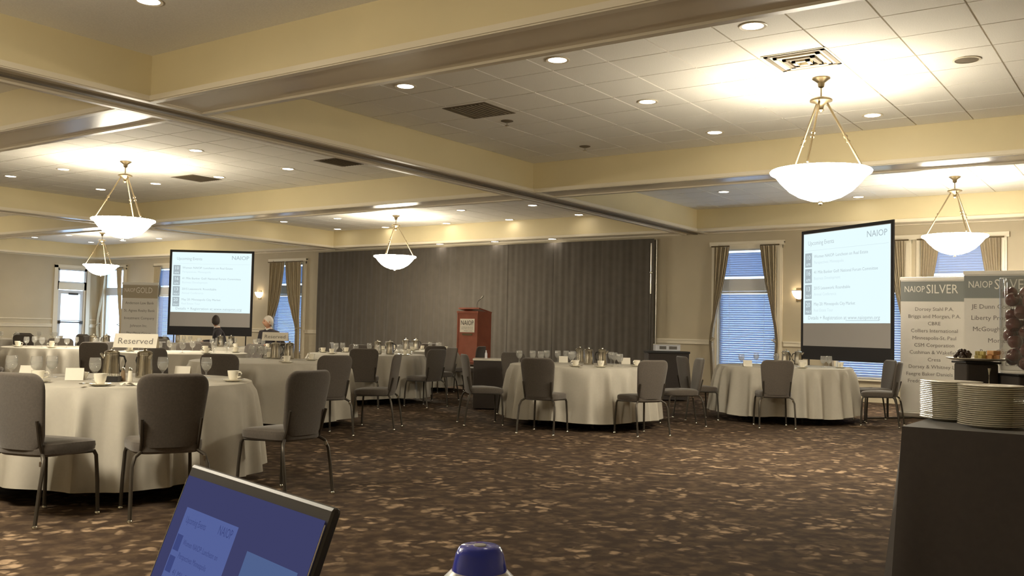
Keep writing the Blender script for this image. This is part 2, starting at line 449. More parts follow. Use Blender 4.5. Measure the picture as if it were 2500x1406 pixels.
# windows with casing, panes, blinds and curtains
slat_me = MB().box((0, 0, 0), (.050, 1, .0035), M=Matrix.Rotation(radians(52), 3, 'Y')).mesh('slat', 'blind_slat')
WIN_WORDS = ['window beside the black drape', 'window behind the tilted screen', 'window behind the silver banners', 'window left of the black drape', 'window beside the gold banner', 'window in the corner by the exit door']
def make_window(n, c, h, edge, words):
    root = bpy.data.objects.new('window_%d' % n, None); COL.objects.link(root); root.location = (XW, c, SILL); root['kind'] = 'structure'
    f = MB()
    for s in (-1, 1): f.span((.06, s*h, 0), (.14, s*(h-.05), HEAD-SILL))
    f.span((.06, -h, 0), (.14, h, .05)); f.span((.06, -h, HEAD-SILL-.05), (.14, h, HEAD-SILL)); f.span((.05, -h, 2.06-SILL), (.14, h, 2.31-SILL))
    f.build('window_frame', 'window_frame', root)
    MB().span((.095, -h+.05, .05), (.103, h-.05, 2.06-SILL)).build('pane', 'window_glass', root)
    MB().span((.095, -h+.05, 2.31-SILL), (.103, h-.05, HEAD-SILL-.05)).build('pane', 'window_glass', root)
    MB().span((-.06, -h-.05, -.03), (.06, h+.05, 0)).build('window_sill', 'trim_paint', root)
    cs = MB()
    for s in (-1, 1):
        cs.span((-.035, s*h, -SILL), (0, s*(h+.13), 2.98-SILL)); cs.span((-.05, s*(h+.03), -SILL+.15), (-.03, s*(h+.10), 2.90-SILL))
        cs.span((-.06, s*(h-.02), 2.96-SILL), (0, s*(h+.17), 3.03-SILL))
    cs.span((-.04, -h-.13, 2.90-SILL), (0, h+.13, 3.0-SILL)); cs.span((-.07, -h-.17, 3.0-SILL), (0, h+.17, 3.05-SILL))
    cs.build('window_casing', 'trim_paint', root)
    if edge is None: return
    # blind, upper and lower light
    if n != 6:
        bl = thing('window_blind', 'white horizontal slat blind closed over the '+words, 'blind', (XW+.03, c, SILL))
        MB().span((-.03, -h+.02, HEAD-SILL-.06), (.03, h-.02, HEAD-SILL-.01)).build('headrail', 'window_frame', bl)
        MB().span((-.02, -h+.02, 2.06-SILL-.05), (.02, h-.02, 2.06-SILL-.005)).build('headrail', 'window_frame', bl)
        z = .06
        while z < HEAD-SILL-.09:
            if not (2.06-SILL-.07 < z < 2.31-SILL+.02): inst('slat', slat_me, bl, (0, 0, z), 0, (1, 2*h-.06, 1))
            z += .044
        for yy in (-h*.6, h*.6): MB().tube([(-.03, yy, .03), (-.03, yy, HEAD-SILL-.08)], .003, 5).build('ladder_cord', 'window_frame', bl)
        MB().span((-.018, -h+.03, .01), (.018, h-.03, .035)).build('bottom_rail', 'window_frame', bl)
    tab = edge(0)
    def inner(z):
        for (z1, a1), (z0, a0) in zip(tab, tab[1:]):
            if z0 <= z <= z1: t = (z-z0)/(z1-z0); return a0+(a1-a0)*t
        return tab[0][1] if z > tab[0][0] else tab[-1][1]
    for s in (-1, 1):
        def fn(u, v, s=s):
            z = .04+v*2.9; a0 = inner(z); a1 = h+.04; wdt = max(.06, a1-a0)
            nf = 7; ph = u*nf*2*pi
            amp = .022+.016*min(1, .35/wdt*.3)
            return (-.13+amp*sin(ph)+.012*sin(ph*.5+z*2), s*(a0+wdt*u), z-SILL)
        cu = MB().grid(fn, 56, 24)
        side = 'silver-banner side' if s < 0 else 'exit-door side'
        o = thing('curtain', 'beige tied-back curtain at the %s, %s' % (words, side), 'curtain', (XW, c, SILL), 0, 'window curtains')
        cu.build('panel', 'curtain_cloth', o, True)
        MB().tube([(-.165, s*(inner(1.05)-.015), 1.05-SILL), (-.19, s*(inner(1.05)+.02), 1.06-SILL), (-.19, s*(h-.02), 1.10-SILL), (-.16, s*(h+.05), 1.12-SILL), (-.05, s*(h+.06), 1.13-SILL)], .012, 6).build('tieback', 'curtain_cloth', o, True)
        MB().tube([(-.13, s*.0+s*inner(2.9), 2.955-SILL), (-.13, s*(h+.10), 2.955-SILL)], .014, 8).build('curtain_rod', 'bronze', o, True)
for i, (c, h, e) in enumerate(WINS): make_window(i+1, c, h, e, WIN_WORDS[i])

# glazed exit door with transom
d = bpy.data.objects.new('door_1', None); COL.objects.link(d); d.location = (DX0, YL, 0); d['kind'] = 'structure'
W_ = DX1-DX0
fr = MB(); fr.span((0, .02, 0), (.06, .14, DH)); fr.span((W_-.06, .02, 0), (W_, .14, DH)); fr.span((0, .02, DH-.06), (W_, .14, DH)); fr.span((0, .02, 2.2), (W_, .14, 2.42))
fr.build('door_frame', 'trim_paint', d)
lf = MB(); lf.span((.06, .05, .02), (.17, .10, 2.18)); lf.span((W_-.17, .05, .02), (W_-.06, .10, 2.18)); lf.span((.17, .05, 2.06), (W_-.17, .10, 2.18)); lf.span((.17, .05, .02), (W_-.17, .10, .28))
lf.span((.17, .055, 1.18), (W_-.17, .095, 1.21))
lf.build('door_leaf', 'window_frame', d)
MB().span((.17, .07, .28), (W_-.17, .078, 1.18)).build('pane', 'window_glass', d)
MB().span((.17, .07, 1.21), (W_-.17, .078, 2.06)).build('pane', 'window_glass', d)
MB().span((.06, .07, 2.42), (W_-.06, .078, DH-.06)).build('pane', 'window_glass', d)
MB().tube([(.10, .0, 1.14), (W_-.10, .0, 1.14)], .02, 8).span((.09, -.02, 1.09), (.15, .05, 1.19)).span((W_-.15, -.02, 1.09), (W_-.09, .05, 1.19)).build('panic_bar', 'chair_metal', d)
MB().span((.42, .02, 2.03), (.74, .06, 2.10)).build('door_closer', 'chair_metal', d)
MB().span((-.12, -.03, 0), (0, .02, 2.98)).span((W_, -.03, 0), (W_+.12, .02, 2.98)).span((-.12, -.03, 2.9), (W_+.12, .02, 3.0)).build('door_casing', 'trim_paint', d)
tf = MB(); 
for (a, b2, cc, dd) in ((.02, .07, 2.42, 2.86), (W_-.09, W_-.02, 2.42, 2.86), (.02, W_-.02, 2.82, 2.86), (.02, W_-.02, 2.42, 2.46)): tf.span((a, -.01, cc), (b2, .03, dd))
tf.build('transom_frame', 'window_frame', d)

# ------------------------------------------------------------------ lamps
def make_chandelier():
    r = thing('chandelier', 'x', 'chandelier')
    MB().lathe([(.085, 0), (.085, -.012), (.06, -.03), (.035, -.05), (.028, -.09), (.012, -.10)], 24).build('canopy', 'bronze', r, True)
    MB().tube([(0, 0, -.09), (0, 0, -.21)], .008, 8).build('stem', 'bronze', r, True)
    MB().lathe([(.02, -.185), (.085, -.20), (.105, -.215), (.105, -.23), (.06, -.245), (.03, -.27), (.022, -.30), (.03, -.315), (.012, -.335)], 24).build('hub', 'bronze', r, True)
    for k in range(3):
        a = 2*pi*k/3+.5
        P = lambda t: ((.055+(.40-.055)*t)*cos(a), (.055+(.40-.055)*t)*sin(a), -.24-(.88-.24)*t)
        rod = MB().tube([P(0), P(1)], .011, 8).build('rod', 'bronze', r, True)
        MB().tube([P(.50), P(.53)], .021, 8).tube([P(.58), P(.60)], .019, 8).build('knuckle', 'bronze', rod, True)
    mb = MB(); mb.lathe([(.02, -1.20), (.10, -1.19), (.20, -1.155), (.29, -1.10), (.37, -1.02), (.42, -.955), (.465, -.93), (.472, -.915), (.465, -.905)], 40, cap1=False)
    mb.cur = 1; mb.lathe([(.465, -.905), (.41, -.935), (.355, -1.005), (.28, -1.082), (.19, -1.137), (.09, -1.172), (.02, -1.18)], 40, cap0=False)
    mb.build('bowl', ['bowl_glass', 'bowl_inside'], r, True)
    MB().lathe([(.005, -1.235), (.02, -1.225), (.012, -1.21), (.024, -1.2)], 12).build('finial', 'bronze', r, True)
    return r
ch = make_chandelier()
CHS = [(at_z(2005, 190, ZC), 'large lit bowl chandelier hanging before the tilted projection screen'),
       (at_z(307, 394, ZC), 'lit bowl chandelier hanging above the Reserved tables'),
       (at_z(967, 526, ZC), 'lit bowl chandelier hanging in front of the black drape'),
       (at_z(250, 568, ZC), 'lit bowl chandelier hanging by the glazed exit door'),
       (at_z(2331, 431, ZC), 'lit bowl chandelier hanging above the silver banners'),
       (Vector((1.5, 5.2, ZC)), 'lit bowl chandelier hanging above the laptop table'),
       (Vector((2.45, 13.3, ZC)), 'lit bowl chandelier in the coffer behind the Reserved tables'),
       (Vector((8.6, 24.0, ZC)), 'lit bowl chandelier in the side coffer beyond the shaker table')]
for i, (p, lab) in enumerate(CHS):
    o = ch if i == 0 else copy_tree(ch)
    o.location = p; o.rotation_euler = (0, 0, [0.55, .1, .75, .2, 1.12, 0, 0, 0][i]); o['label'] = lab; o['group'] = 'bowl chandeliers'
DL = [(363, 2), (990, 210), (1361, 146), (1838, 63), (1581, 248), (1745, 323), (2130, 281), (1767, 468), (478, 367), (703, 412), (534, 432), (380, 448), (155, 413), (26, 430), (246, 462),
      (1300, 501), (1125, 513), (1413, 524), (1090, 545), (1243, 536), (824, 533), (693, 541), (824, 559), (951, 556), (85, 579), (168, 574), (222, 591), (300, 587), (388, 582)]
def make_down():
    r = thing('downlight', 'x', 'downlight')
    MB().lathe([(.085, -.001), (.112, -.001), (.115, -.006), (.108, -.010), (.086, -.006)], 24, cap0=False, cap1=False).build('trim_ring', 'trim_paint', r, True)
    MB().lathe([(.0855, -.0015), (.0855, -.004), (.05, -.005), (.004, -.006)], 24).build('lens', 'lamp_lens', r, True)
    return r
dl = make_down(); first = True
def place_down(p, lab):
    global first
    o = dl if first else copy_tree(dl); first = False
    o.location = p; o['label'] = lab; o['group'] = 'round recessed downlights'
ZONE = {(0, 0): 'in the coffer above the laptop table', (1, 0): 'in the tiled coffer with the large chandelier', (2, 0): 'in the coffer above the silver banners', (1, 1): 'in the coffer above the Reserved tables', (2, 1): 'in the coffer before the black drape', (2, 2): 'in the coffer by the exit door', (1, 2): 'in the coffer by the exit door'}
for (a, b2) in DL:
    p = at_z(a, b2, ZC); p.x = min(p.x, 17.42)
    zi = 0 if p.x < 5.3 else 1 if p.x < 11.9 else 2; zj = 0 if p.y < 8.1 else 1 if p.y < 18.3 else 2
    place_down(p, 'round lit downlight recessed '+ZONE.get((zi, zj), 'in the far coffer'))
for (a, b2) in [(1359, 585), (1212, 590), (1078, 596)]:
    p = at_z(a, b2, ZB); p.x = 17.92; place_down(p, 'round lit downlight in the soffit over the black drape')
for (x, yv) in [(7.3, .95), (7.3, -.9), (10.9, .95), (10.9, -.9), (13.9, 4.6), (13.9, 1), (17.2, 4.6), (4.3, 2.8), (4.3, 1), (.7, 2.8), (.7, 6.5), (4.3, 10), (4.3, 13), (.7, 12), (7, 21), (10, 21), (7, 26), (10, 26)]:
    place_down(Vector((x, yv, ZC)), 'round lit downlight recessed overhead out of view')
# wall sconces
for (px, py, lab) in [(635, 716, 'lit half-bowl wall sconce beside the left projection screen'), (1952, 714, 'lit half-bowl wall sconce beside the tilted projection screen')]:
    p = at_x(px, py, XW)
    s = thing('wall_sconce', lab, 'sconce', (XW, p.y, p.z))
    prof = [(.02, -.13), (.07, -.11), (.11, -.06), (.135, .0), (.14, .03)]
    mb = MB(); n = 14; vs = []; 
    for r_, z in prof:
        for i in range(n+1):
            a = pi/2+pi*i/n; vs.append((r_*cos(a)-.012, r_*sin(a), z))
    mb.add(vs, [(j*(n+1)+i, j*(n+1)+i+1, (j+1)*(n+1)+i+1, (j+1)*(n+1)+i) for j in range(len(prof)-1) for i in range(n)])
    mb.build('shade', 'sconce_glass', s, True)
    MB().span((-.014, -.06, -.17), (0, .06, .08)).build('back_plate', 'bronze', s)
    MB().grid(lambda u, v: (-.012-(.145*sin(pi*u)) if v < .5 else -.012-(.145*sin(pi*u)), .145*cos(pi*u), .03+.012*v), 16, 1).build('rim_band', 'bronze', s, True)

# ceiling fittings
def diffuser(p, lab, sz=.58):
    r = thing('ceiling_diffuser', lab, 'air vent', p, 0, 'ceiling air vents')
    MB().span((-sz/2, -sz/2, -.006), (sz/2, sz/2, -.001)).build('face_plate', 'trim_paint', r)
    for k in range(4):
        a = sz/2*(1-.22*k)-.02; mb = MB()
        for (x0, y0, x1, y1) in ((-a, -a, a, -a+.035), (-a, a-.035, a, a), (-a, -a, -a+.035, a), (a-.035, -a, a, a)):
            mb.span((x0, y0, -.012-.008*k), (x1, y1, -.006))
        mb.build('louvre_ring', 'trim_paint' if k % 2 else 'dark_vent', r)
def grille(p, lab, sx=.6, sy=.6):
    r = thing('return_grille', lab, 'air vent', p, 0, 'ceiling air vents')
    MB().span((-sx/2, -sy/2, -.005), (sx/2, sy/2, -.001)).build('face_plate', 'dark_vent', r)
    for k in range(9): MB().span((-sx/2+.03, -sy/2+.05+k*(sy-.1)/9, -.014), (sx/2-.03, -sy/2+.062+k*(sy-.1)/9, -.005)).build('louvre', 'dark_vent', r)
diffuser(at_z(1960, 146, ZC), 'square four-way ceiling air diffuser beside the large chandelier')
grille(at_z(1170, 270, ZC), 'dark square return grille in the tiled coffer')
grille(at_z(835, 395, ZC), 'dark square return grille over the Reserved tables, by the beam')
grille(at_z(480, 435, ZC), 'dark square return grille beside the Reserved chandelier')
for (px, py, lab) in [(1238, 295, 'small sprinkler head next to the dark return grille'), (1428, 357, 'small sprinkler head nearer the far tiled beam'), (930, 508, 'small sprinkler head above the drape chandelier')]:
    s = thing('sprinkler_head', lab, 'sprinkler', at_z(px, py, ZC), 0, 'ceiling sprinklers')
    MB().lathe([(.075, 0), (.075, -.006), (.03, -.02), (.012, -.022)], 16).build('escutcheon', 'dark_vent', s, True)
    MB().lathe([(.01, -.02), (.01, -.055), (.028, -.058), (.028, -.062), (.004, -.064)], 12).build('nozzle', 'chrome', s, True)
s = thing('ceiling_speaker', 'round ceiling speaker grille between tile joints', 'speaker', at_z(2360, 145, ZC))
MB().lathe([(.10, -.001), (.115, -.001), (.118, -.008), (.10, -.010)], 24, cap0=False, cap1=False).build('ring', 'trim_paint', s, True)
MB().lathe([(.10, -.002), (.10, -.006), (.03, -.012), (.004, -.012)], 24).build('grille', 'dark_vent', s, True)

# ------------------------------------------------------------------ black drape on its pipes
YD0, YD1, XD, ZD = 8.98, 19.0, 18.02, 3.2
dr = thing('pipe_drape', 'long black drape hung on metal pipes behind the lectern', 'drape', (XD, YD0, 0))
L = YD1-YD0; NP = 8
for k in range(NP):
    y0, y1 = L*k/NP, L*(k+1)/NP+.02
    def fn(u, v, y0=y0, y1=y1, k=k):
        z = .02+v*(ZD-.05); a = u*8*2*pi+k*1.7
        amp = .006*(1-.4*v)
        return (-.02+amp*sin(a)+.006*sin(a*.41+2*z+k), y0+(y1-y0)*u, z)
    MB().grid(fn, 90, 10).build('drape_panel', 'black_drape', dr, True)
for k in range(0, NP+1, 2):
    yy = L*k/NP
    MB().tube([(.08, yy, .0), (.08, yy, ZD-.04)], .022, 10).build('upright', 'aluminium', dr, True)
    MB().span((-.06, yy-.22, 0), (.10, yy+.22, .012)).build('base_plate', 'chair_metal', dr)
for k in range(0, NP, 2): MB().tube([(.08, L*k/NP, ZD-.06), (.08, L*(k+2)/NP, ZD-.06)], .018, 8).build('crossbar', 'aluminium', dr, True)
pf = at_x(1590, 645, XD-.24)
ph = thing('pole_stand', 'slim bright metal pole standing at the end of the black drape', 'pole', (XD-.24, pf.y, 0))
MB().tube([(0, 0, .01), (0, 0, 2.0)], .018, 8).build('lower_pole', 'chair_metal', ph, True)
MB().tube([(0, 0, 2.0), (0, 0, 3.05)], .014, 8).build('upper_pole', 'aluminium', ph, True)
MB().lathe([(.025, 2.42), (.03, 2.44), (.025, 2.46)], 12).build('clamp', 'chrome', ph, True)
MB().lathe([(.11, 0), (.11, .012), (.02, .03)], 20).build('base', 'chair_metal', ph, True)

# ------------------------------------------------------------------ projection screens
def face_rz(v):      # rotation whose local +X points along v
    return atan2(v.y, v.x)
EVENTS = [('Women NAIOP: Luncheon on Real Estate', 'Perspectives: Minneapolis'), ('41 Mile Bunker Golf: National Forum Committee', 'Business Development'), ('2015 Leasework: Roundtable', 'Annual Conference'), ('May 20: Minneapolis City Market', 'Real Estate Tour')]
def proj_screen(pl, prt, z0, ztop, slide_h, label):
    v = prt-pl; W = v.length; c = (pl+prt)/2
    s = thing('projection_screen', label, 'screen', (c.x, c.y, 0), face_rz(v))
    MB().span((-W/2, 0, z0), (W/2, .008, ztop)).build('screen_surface', 'screen_cloth', s)
    bd = .05
    fr = MB(); fr.span((-W/2-bd, -.004, ztop), (W/2+bd, .02, ztop+bd)); fr.span((-W/2-bd, -.004, z0-.22), (-W/2, .02, ztop)); fr.span((W/2, -.004, z0-.22), (W/2+bd, .02, ztop)); fr.span((-W/2, -.004, z0-.22), (W/2, .02, z0))
    fr.build('border', 'screen_black', s)
    for x in (-W/2+.1, W/2-.1):
        MB().tube([(x, .04, .02), (x, .04, ztop)], .016, 8).tube([(x, -.35, .015), (x, .5, .015)], .014, 8).build('leg', 'chair_metal', s, True)
    sl = MB().span((-W/2+.01, -.006, ztop-slide_h), (W/2-.01, -.001, ztop-.01)).build('slide', 'slide_light', s); sl['label'] = 'glowing projected slide listing upcoming events'
    k = W/1.97; y = -.008
    letter(sl, 'Upcoming Events', .105*k, 'slide_ink', (-W/2+.12*k, y, ztop-.20*k), width=.62*k)
    letter(sl, 'NAIOP', .14*k, 'slide_square', (W/2-.50*k, y, ztop-.17*k), width=.42*k)
    MB().span((-W/2+.04*k, y, ztop-.292*k), (W/2-.04*k, y-.001, ztop-.287*k)).build('rule_line', 'slide_soft', sl)
    for i, (a, b2) in enumerate(EVENTS):
        zt = ztop-.33*k-i*.262*k
        q = MB().span((-W/2+.05*k, y, zt-.235*k), (-W/2+.22*k, y-.001, zt)).build('date_square', 'slide_square', sl)
        letter(sl, ['10', '16', '13', '20'][i], .11*k, 'slide_light', (-W/2+.075*k, y-.002, zt-.11*k)); letter(sl, ['APR', 'APR', 'MAY', 'MAY'][i], .065*k, 'slide_light', (-W/2+.075*k, y-.002, zt-.21*k))
        letter(sl, a, .072*k, 'slide_ink', (-W/2+.27*k, y, zt-.085*k)); letter(sl, b2, .068*k, 'slide_soft', (-W/2+.27*k, y, zt-.185*k))
    letter(sl, 'Details + Registration at www.naiopmn.org', .085*k, 'slide_ink', (-W/2+.13*k, y, ztop-slide_h+.06*k), width=1.62*k)
    MB().span((-W/2+1.02*k, y, ztop-slide_h+.037*k), (-W/2+1.74*k, y-.001, ztop-slide_h+.044*k)).build('underline', 'slide_ink', sl)
    return s
proj_screen(plan(4.82, 15.7), plan(5.55, 13.9), 1.03, 2.87, 1.47, 'projection screen with glowing slide, tilted beside the silver banners')
proj_screen(plan(-8.44, 23.5), plan(-6.47, 23.55), 1.11, 2.95, 1.49, 'projection screen with glowing slide beside the gold banner')

# ------------------------------------------------------------------ roll-up banners
def banner(pc, xdir, W, H, head, lines, label, headmat, bigpx=.19, size=.075, top_lines=1.60, step=.107):
    s = thing('rollup_banner', label, 'banner', (pc.x, pc.y, 0), face_rz(xdir))
    MB().span((-W/2, 0, .09), (W/2, .004, H-.03)).build('panel', 'banner_vinyl', s)
    hd = MB().span((-W/2, -.002, H-.36), (W/2, 0, H-.06)).build('header_band', headmat, s)
    MB().rbox((0, 0, H-.02), (W+.02, .03, .05), .006).build('top_rail', 'banner_white', s)
    MB().rbox((0, .03, .05), (W+.04, .16, .09), .02).build('base_cassette', 'aluminium', s)
    MB().tube([(0, .03, .08), (0, .03, H-.02)], .009, 8).build('support_pole', 'aluminium', s, True)
    letter(hd, 'NAIOP', .13, 'banner_white', (-W/2+.05, -.005, H-.22), width=W*.30)
    letter(hd, head, bigpx, 'banner_white', (-W/2+W*.38, -.005, H-.24), width=W*.46)
    z = top_lines
    for t in lines:
        letter(s, t, size, 'ink_grey', (0, -.003, z), 'CENTER'); z -= step
    return s
sd = RT2*.87-FW2*.5
banner(spot(2282, 14.1), sd, .93, 2.10, 'SILVER', ['Dorsey Stahl P.A.', 'Briggs and Morgan, P.A.', 'CBRE', 'Colliers International', 'Minneapolis-St. Paul', 'CSM Corporation', 'Cushman & Wakefield', 'Cresa', 'Dorsey & Whitney LLP', 'Faegre Baker Daniels LLP', 'Fredrikson & Byron, PA', 'HGA'], 'white roll-up banner headed SILVER with a full list of names', 'banner_grey')
banner(spot(2452, 12.55), sd, .95, 2.10, 'SILVER', ['JE Dunn Construction', 'Liberty Property Trust', 'McGough Companies', 'Mortenson', 'Ryan Companies', 'Stearns Leasing', 'United Properties'], 'white roll-up banner headed SILVER behind the vase of apples', 'banner_grey', step=.15, size=.085)
banner(spot(342, 22.0), RT2*.99-FW2*.1, .86, 2.10, 'GOLD', ['Anderson Law Bank', 'St. Agnes Realty Bank', 'Investment Company', 'Johnson Inc.', 'The Opus Group', 'The Excelsior Group'], 'white roll-up banner headed GOLD beside the left screen', 'banner_bronze', size=.085, step=.175)

# ------------------------------------------------------------------ stage riser and lectern
st = thing('stage_riser', 'low black-skirted stage riser under the lectern', 'stage', (16.62, 11.3, 0))
MB().rbox((0, 0, .44), (2.16, 3.0, .04), .008).build('deck', 'carpet', st)
MB().grid(lambda u, v: (-1.07-.012*sin(u*90), -1.49+2.98*u, .42*v), 180, 2).build('skirt', 'black_drape', st, True)
for s_ in (-1, 1): MB().grid(lambda u, v: (-1.07+2.14*u, s_*(1.49+.012*sin(u*80)), .42*v), 120, 2).build('skirt', 'black_drape', st, True)
for x in (-1, 1):
    for y in (-1.3, 1.3): MB().tube([(x, y, 0), (x, y, .42)], .025, 8).build('leg', 'chair_metal', st, True)
lp = spot(1160, 20.0)
le = thing('lectern', 'reddish wooden lectern with a white NAIOP sign and microphone', 'lectern', (lp.x, lp.y, .46))
MB().rbox((0, 0, .03), (.56, .60, .06), .008).build('plinth', 'cherry_wood', le)
MB().span((-.235, -.265, .06), (-.215, .265, 1.06)).build('front_panel', 'cherry_wood', le)
for s_ in (-1, 1): MB().span((-.215, s_*.245, .06), (.24, s_*.265, 1.10)).build('side_panel', 'cherry_wood', le)
MB().span((-.25, -.28, 1.06), (-.20, .28, 1.10)).build('front_moulding', 'cherry_wood', le)
for s_ in (-1, 1): MB().span((-.245, s_*.24, .06), (-.233, s_*.267, 1.06)).build('corner_strip', 'cherry_wood', le)
MB().box((.02, 0, 1.12), (.46, .54, .03), M=Matrix.Rotation(radians(10), 3, 'Y')).build('reading_desk', 'cherry_wood', le)
MB().span((-.21, -.245, .55), (.23, .245, .57)).build('shelf', 'cherry_wood', le)
lsg = MB().span((-.245, -.19, .66), (-.237, .19, .94)).build('sign_plate', 'paper', le); lsg['label'] = 'white NAIOP sign'
def side_letter(parent, body, size, m, x, yc, z, width):
    letter(parent, body, size, m, (x, yc, z), 'CENTER', width, (pi/2, 0, -pi/2))
side_letter(lsg, 'NAIOP', .14, 'ink', -.248, 0, .81, .33)
side_letter(lsg, 'COMMERCIAL REAL ESTATE', .03, 'ink_grey', -.248, 0, .755, .31)
side_letter(lsg, 'DEVELOPMENT ASSOCIATION', .03, 'ink_grey', -.248, 0, .72, .31)
side_letter(lsg, 'MINNESOTA CHAPTER', .024, 'ink', -.248, -.03, .68, .22)
np_ = MB().span((-.243, -.13, .595), (-.236, .13, .635)).build('name_plate', 'bronze', le)
mic = MB().tube([(-.10, -.14, 1.15), (-.13, -.155, 1.24), (-.115, -.17, 1.31), (-.05, -.19, 1.36)], .006, 6).build('gooseneck', 'chair_metal', le, True)
MB().tube([(-.05, -.19, 1.36), (-.01, -.205, 1.405), (.015, -.215, 1.43)], .016, 8, rs=[.009, .017, .012]).build('microphone', 'chrome', mic, True)

# ------------------------------------------------------------------ banquet chair
def make_chair():
    r = thing('banquet_chair', 'x', 'chair')
    def seat(u, v):
        a = 2*pi*u; n = 4.0
        x = .225*abs(cos(a))**(2/n)*(1 if cos(a) >= 0 else -1); y = .225*abs(sin(a))**(2/n)*(1 if sin(a) >= 0 else -1)
        prof = [(.02, .385), (.90, .385), (.985, .40), (1.0, .43), (.985, .455), (.90, .468), (.5, .475), (.02, .476)]
        k = v*(len(prof)-1); i = min(int(k), len(prof)-2); t = k-i
        s = prof[i][0]*(1-t)+prof[i+1][0]*t; z = prof[i][1]*(1-t)+prof[i+1][1]*t
        front = max(0, y)/.225
        return (x*s*(1-.06*(1-front)), y*s, z-.012*front*front*(1 if z > .42 else 0))
    MB().grid(seat, 32, 14, wrap=True).build('seat', 'chair_fabric', r, True)
    Hb = .445; N_ = 24
    def back(u, v):
        z = Hb*v; w = .172+.036*min(1, v*1.3)
        R = .075; e = Hb-z
        if e < R: w -= R-sqrt(max(0, R*R-(R-e)**2))
        if z < .05: w -= .03*(1-z/.05)
        th = .027*(1-.25*v)
        if e < .02: th *= sqrt(max(0.02, 1-((.02-e)/.02)**2))
        a = 2*pi*u; n = 3.2
        x = w*abs(cos(a))**(2/n)*(1 if cos(a) >= 0 else -1); y = th*abs(sin(a))**(2/n)*(1 if sin(a) >= 0 else -1)
        y += -.205-.16*z-.03*sin(pi*v)*0 + .02*(x/.2)**2
        return (x, y, .425+z)
    vs = [0, .03, .08, .2, .35, .5, .65, .78, .84, .88, .91, .935, .955, .97, .982, .991, .997, 1]
    mb = MB(); n = 36
    mb.add([back(i/n, v) for v in vs for i in range(n)], [(j*n+i, j*n+(i+1) % n, (j+1)*n+(i+1) % n, (j+1)*n+i) for j in range(len(vs)-1) for i in range(n)])
    mb.f.append(tuple((len(vs)-1)*n+i for i in range(n))); mb.mi.append(0); mb.f.append(tuple(reversed(range(n)))); mb.mi.append(0)
    mb.build('backrest', 'chair_fabric', r, True)
    for s in (-1, 1):
        lg = MB().tube([(s*.19, .17, .39), (s*.197, .185, .36), (s*.205, .195, .2), (s*.21, .20, .012)], .0115, 8).build('leg', 'chair_metal', r, True)
        MB().lathe([(.014, 0), (.016, .012), (.011, .02)], 8, (s*.21, .20, 0)).build('glide', 'chrome', lg, True)
        lg = MB().tube([(s*.12, -.17, .405), (s*.165, -.195, .40), (s*.20, -.22, .375), (s*.218, -.24, .32), (s*.222, -.26, .2), (s*.225, -.285, .012)], .0115, 8).build('leg', 'chair_metal', r, True)
        MB().lathe([(.014, 0), (.016, .012), (.011, .02)], 8, (s*.225, -.285, 0)).build('glide', 'chrome', lg, True)
        MB().tube([(s*.165, -.19, .40), (s*.165, -.216, .46), (s*.172, -.25, .60)], .010, 6).build('back_frame', 'chair_metal', r, True)
    MB().tube([(-.19, .17, .385), (.19, .17, .385)], .010, 6).tube([(-.19, .17, .385), (-.15, -.18, .395)], .010, 6).tube([(.19, .17, .385), (.15, -.18, .395)], .010, 6).tube([(-.15, -.18, .395), (.15, -.18, .395)], .010, 6).build('seat_frame', 'chair_metal', r, True)
    MB().rbox((.198, -.232, .355), (.014, .02, .03), .003).build('ganging_bracket', 'chrome', r)
    return r
CHAIR = make_chair(); chair_used = [False]
def put_chair(p, facing, label, group):
    rz = atan2(facing.y, facing.x)-pi/2
    o = CHAIR if not chair_used[0] else copy_tree(CHAIR); chair_used[0] = True
    o.location = (p.x, p.y, 0); o.rotation_euler = (0, 0, rz); o['label'] = label; o['group'] = group
    return o

# ------------------------------------------------------------------ tableware
def make_goblet(water=True):
    mb = MB(); mb.lathe([(.036, 0), (.036, .003), (.010, .007), (.006, .02), (.007, .045), (.020, .058), (.036, .078), (.042, .105), (.040, .135), (.036, .158), (.0345, .158), (.0385, .135), (.0405, .105), (.0345, .080), (.018, .062), (.003, .058)], 18)
    g = mb.build('water_goblet', 'goblet_glass', None, True); g['category'] = 'goblet'
    if water: MB().lathe([(.004, .0605), (.017, .064), (.033, .081), (.0392, .105), (.0385, .118), (.002, .118)], 16).build('water', 'water', g, True)
    return g
def make_cup():
    mb = MB(); mb.lathe([(.022, 0), (.026, .004), (.036, .03), (.041, .062), (.042, .072), (.0395, .072), (.0385, .062), (.034, .032), (.022, .008), (.002, .007)], 18)
    c = mb.build('coffee_cup', 'china', None, True); c['category'] = 'cup'
    MB().tube([(.038, 0, .06), (.058, 0, .064), (.066, 0, .050), (.060, 0, .032), (.036, 0, .024)], .005, 6).build('handle', 'china', c, True)
    return c
def make_saucer():
    c = MB().lathe([(.042, 0), (.048, .003), (.078, .014), (.080, .017), (.076, .017), (.046, .008), (.002, .007)], 24).build('saucer', 'china', None, True); c['category'] = 'saucer'; return c
def make_pitcher():
    r = thing('coffee_pitcher', 'x', 'pitcher')
    MB().lathe([(.062, 0), (.064, .006), (.064, .02), (.058, .10), (.054, .165), (.056, .178), (.052, .182)], 28).build('body', 'steel', r, True)
    MB().lathe([(.055, .182), (.056, .190), (.040, .202), (.012, .206), (.010, .214), (.014, .22), (.006, .226)], 24).build('lid', 'steel', r, True)
    MB().tube([(.052, 0, .165), (.085, 0, .160), (.098, 0, .125), (.090, 0, .075), (.060, 0, .045)], .007, 8).build('handle', 'black_plastic', r, True)
    MB().tube([(-.050, 0, .150), (-.068, 0, .172), (-.078, 0, .182)], .010, 8, rs=[.014, .011, .008]).build('spout', 'steel', r, True)
    return r
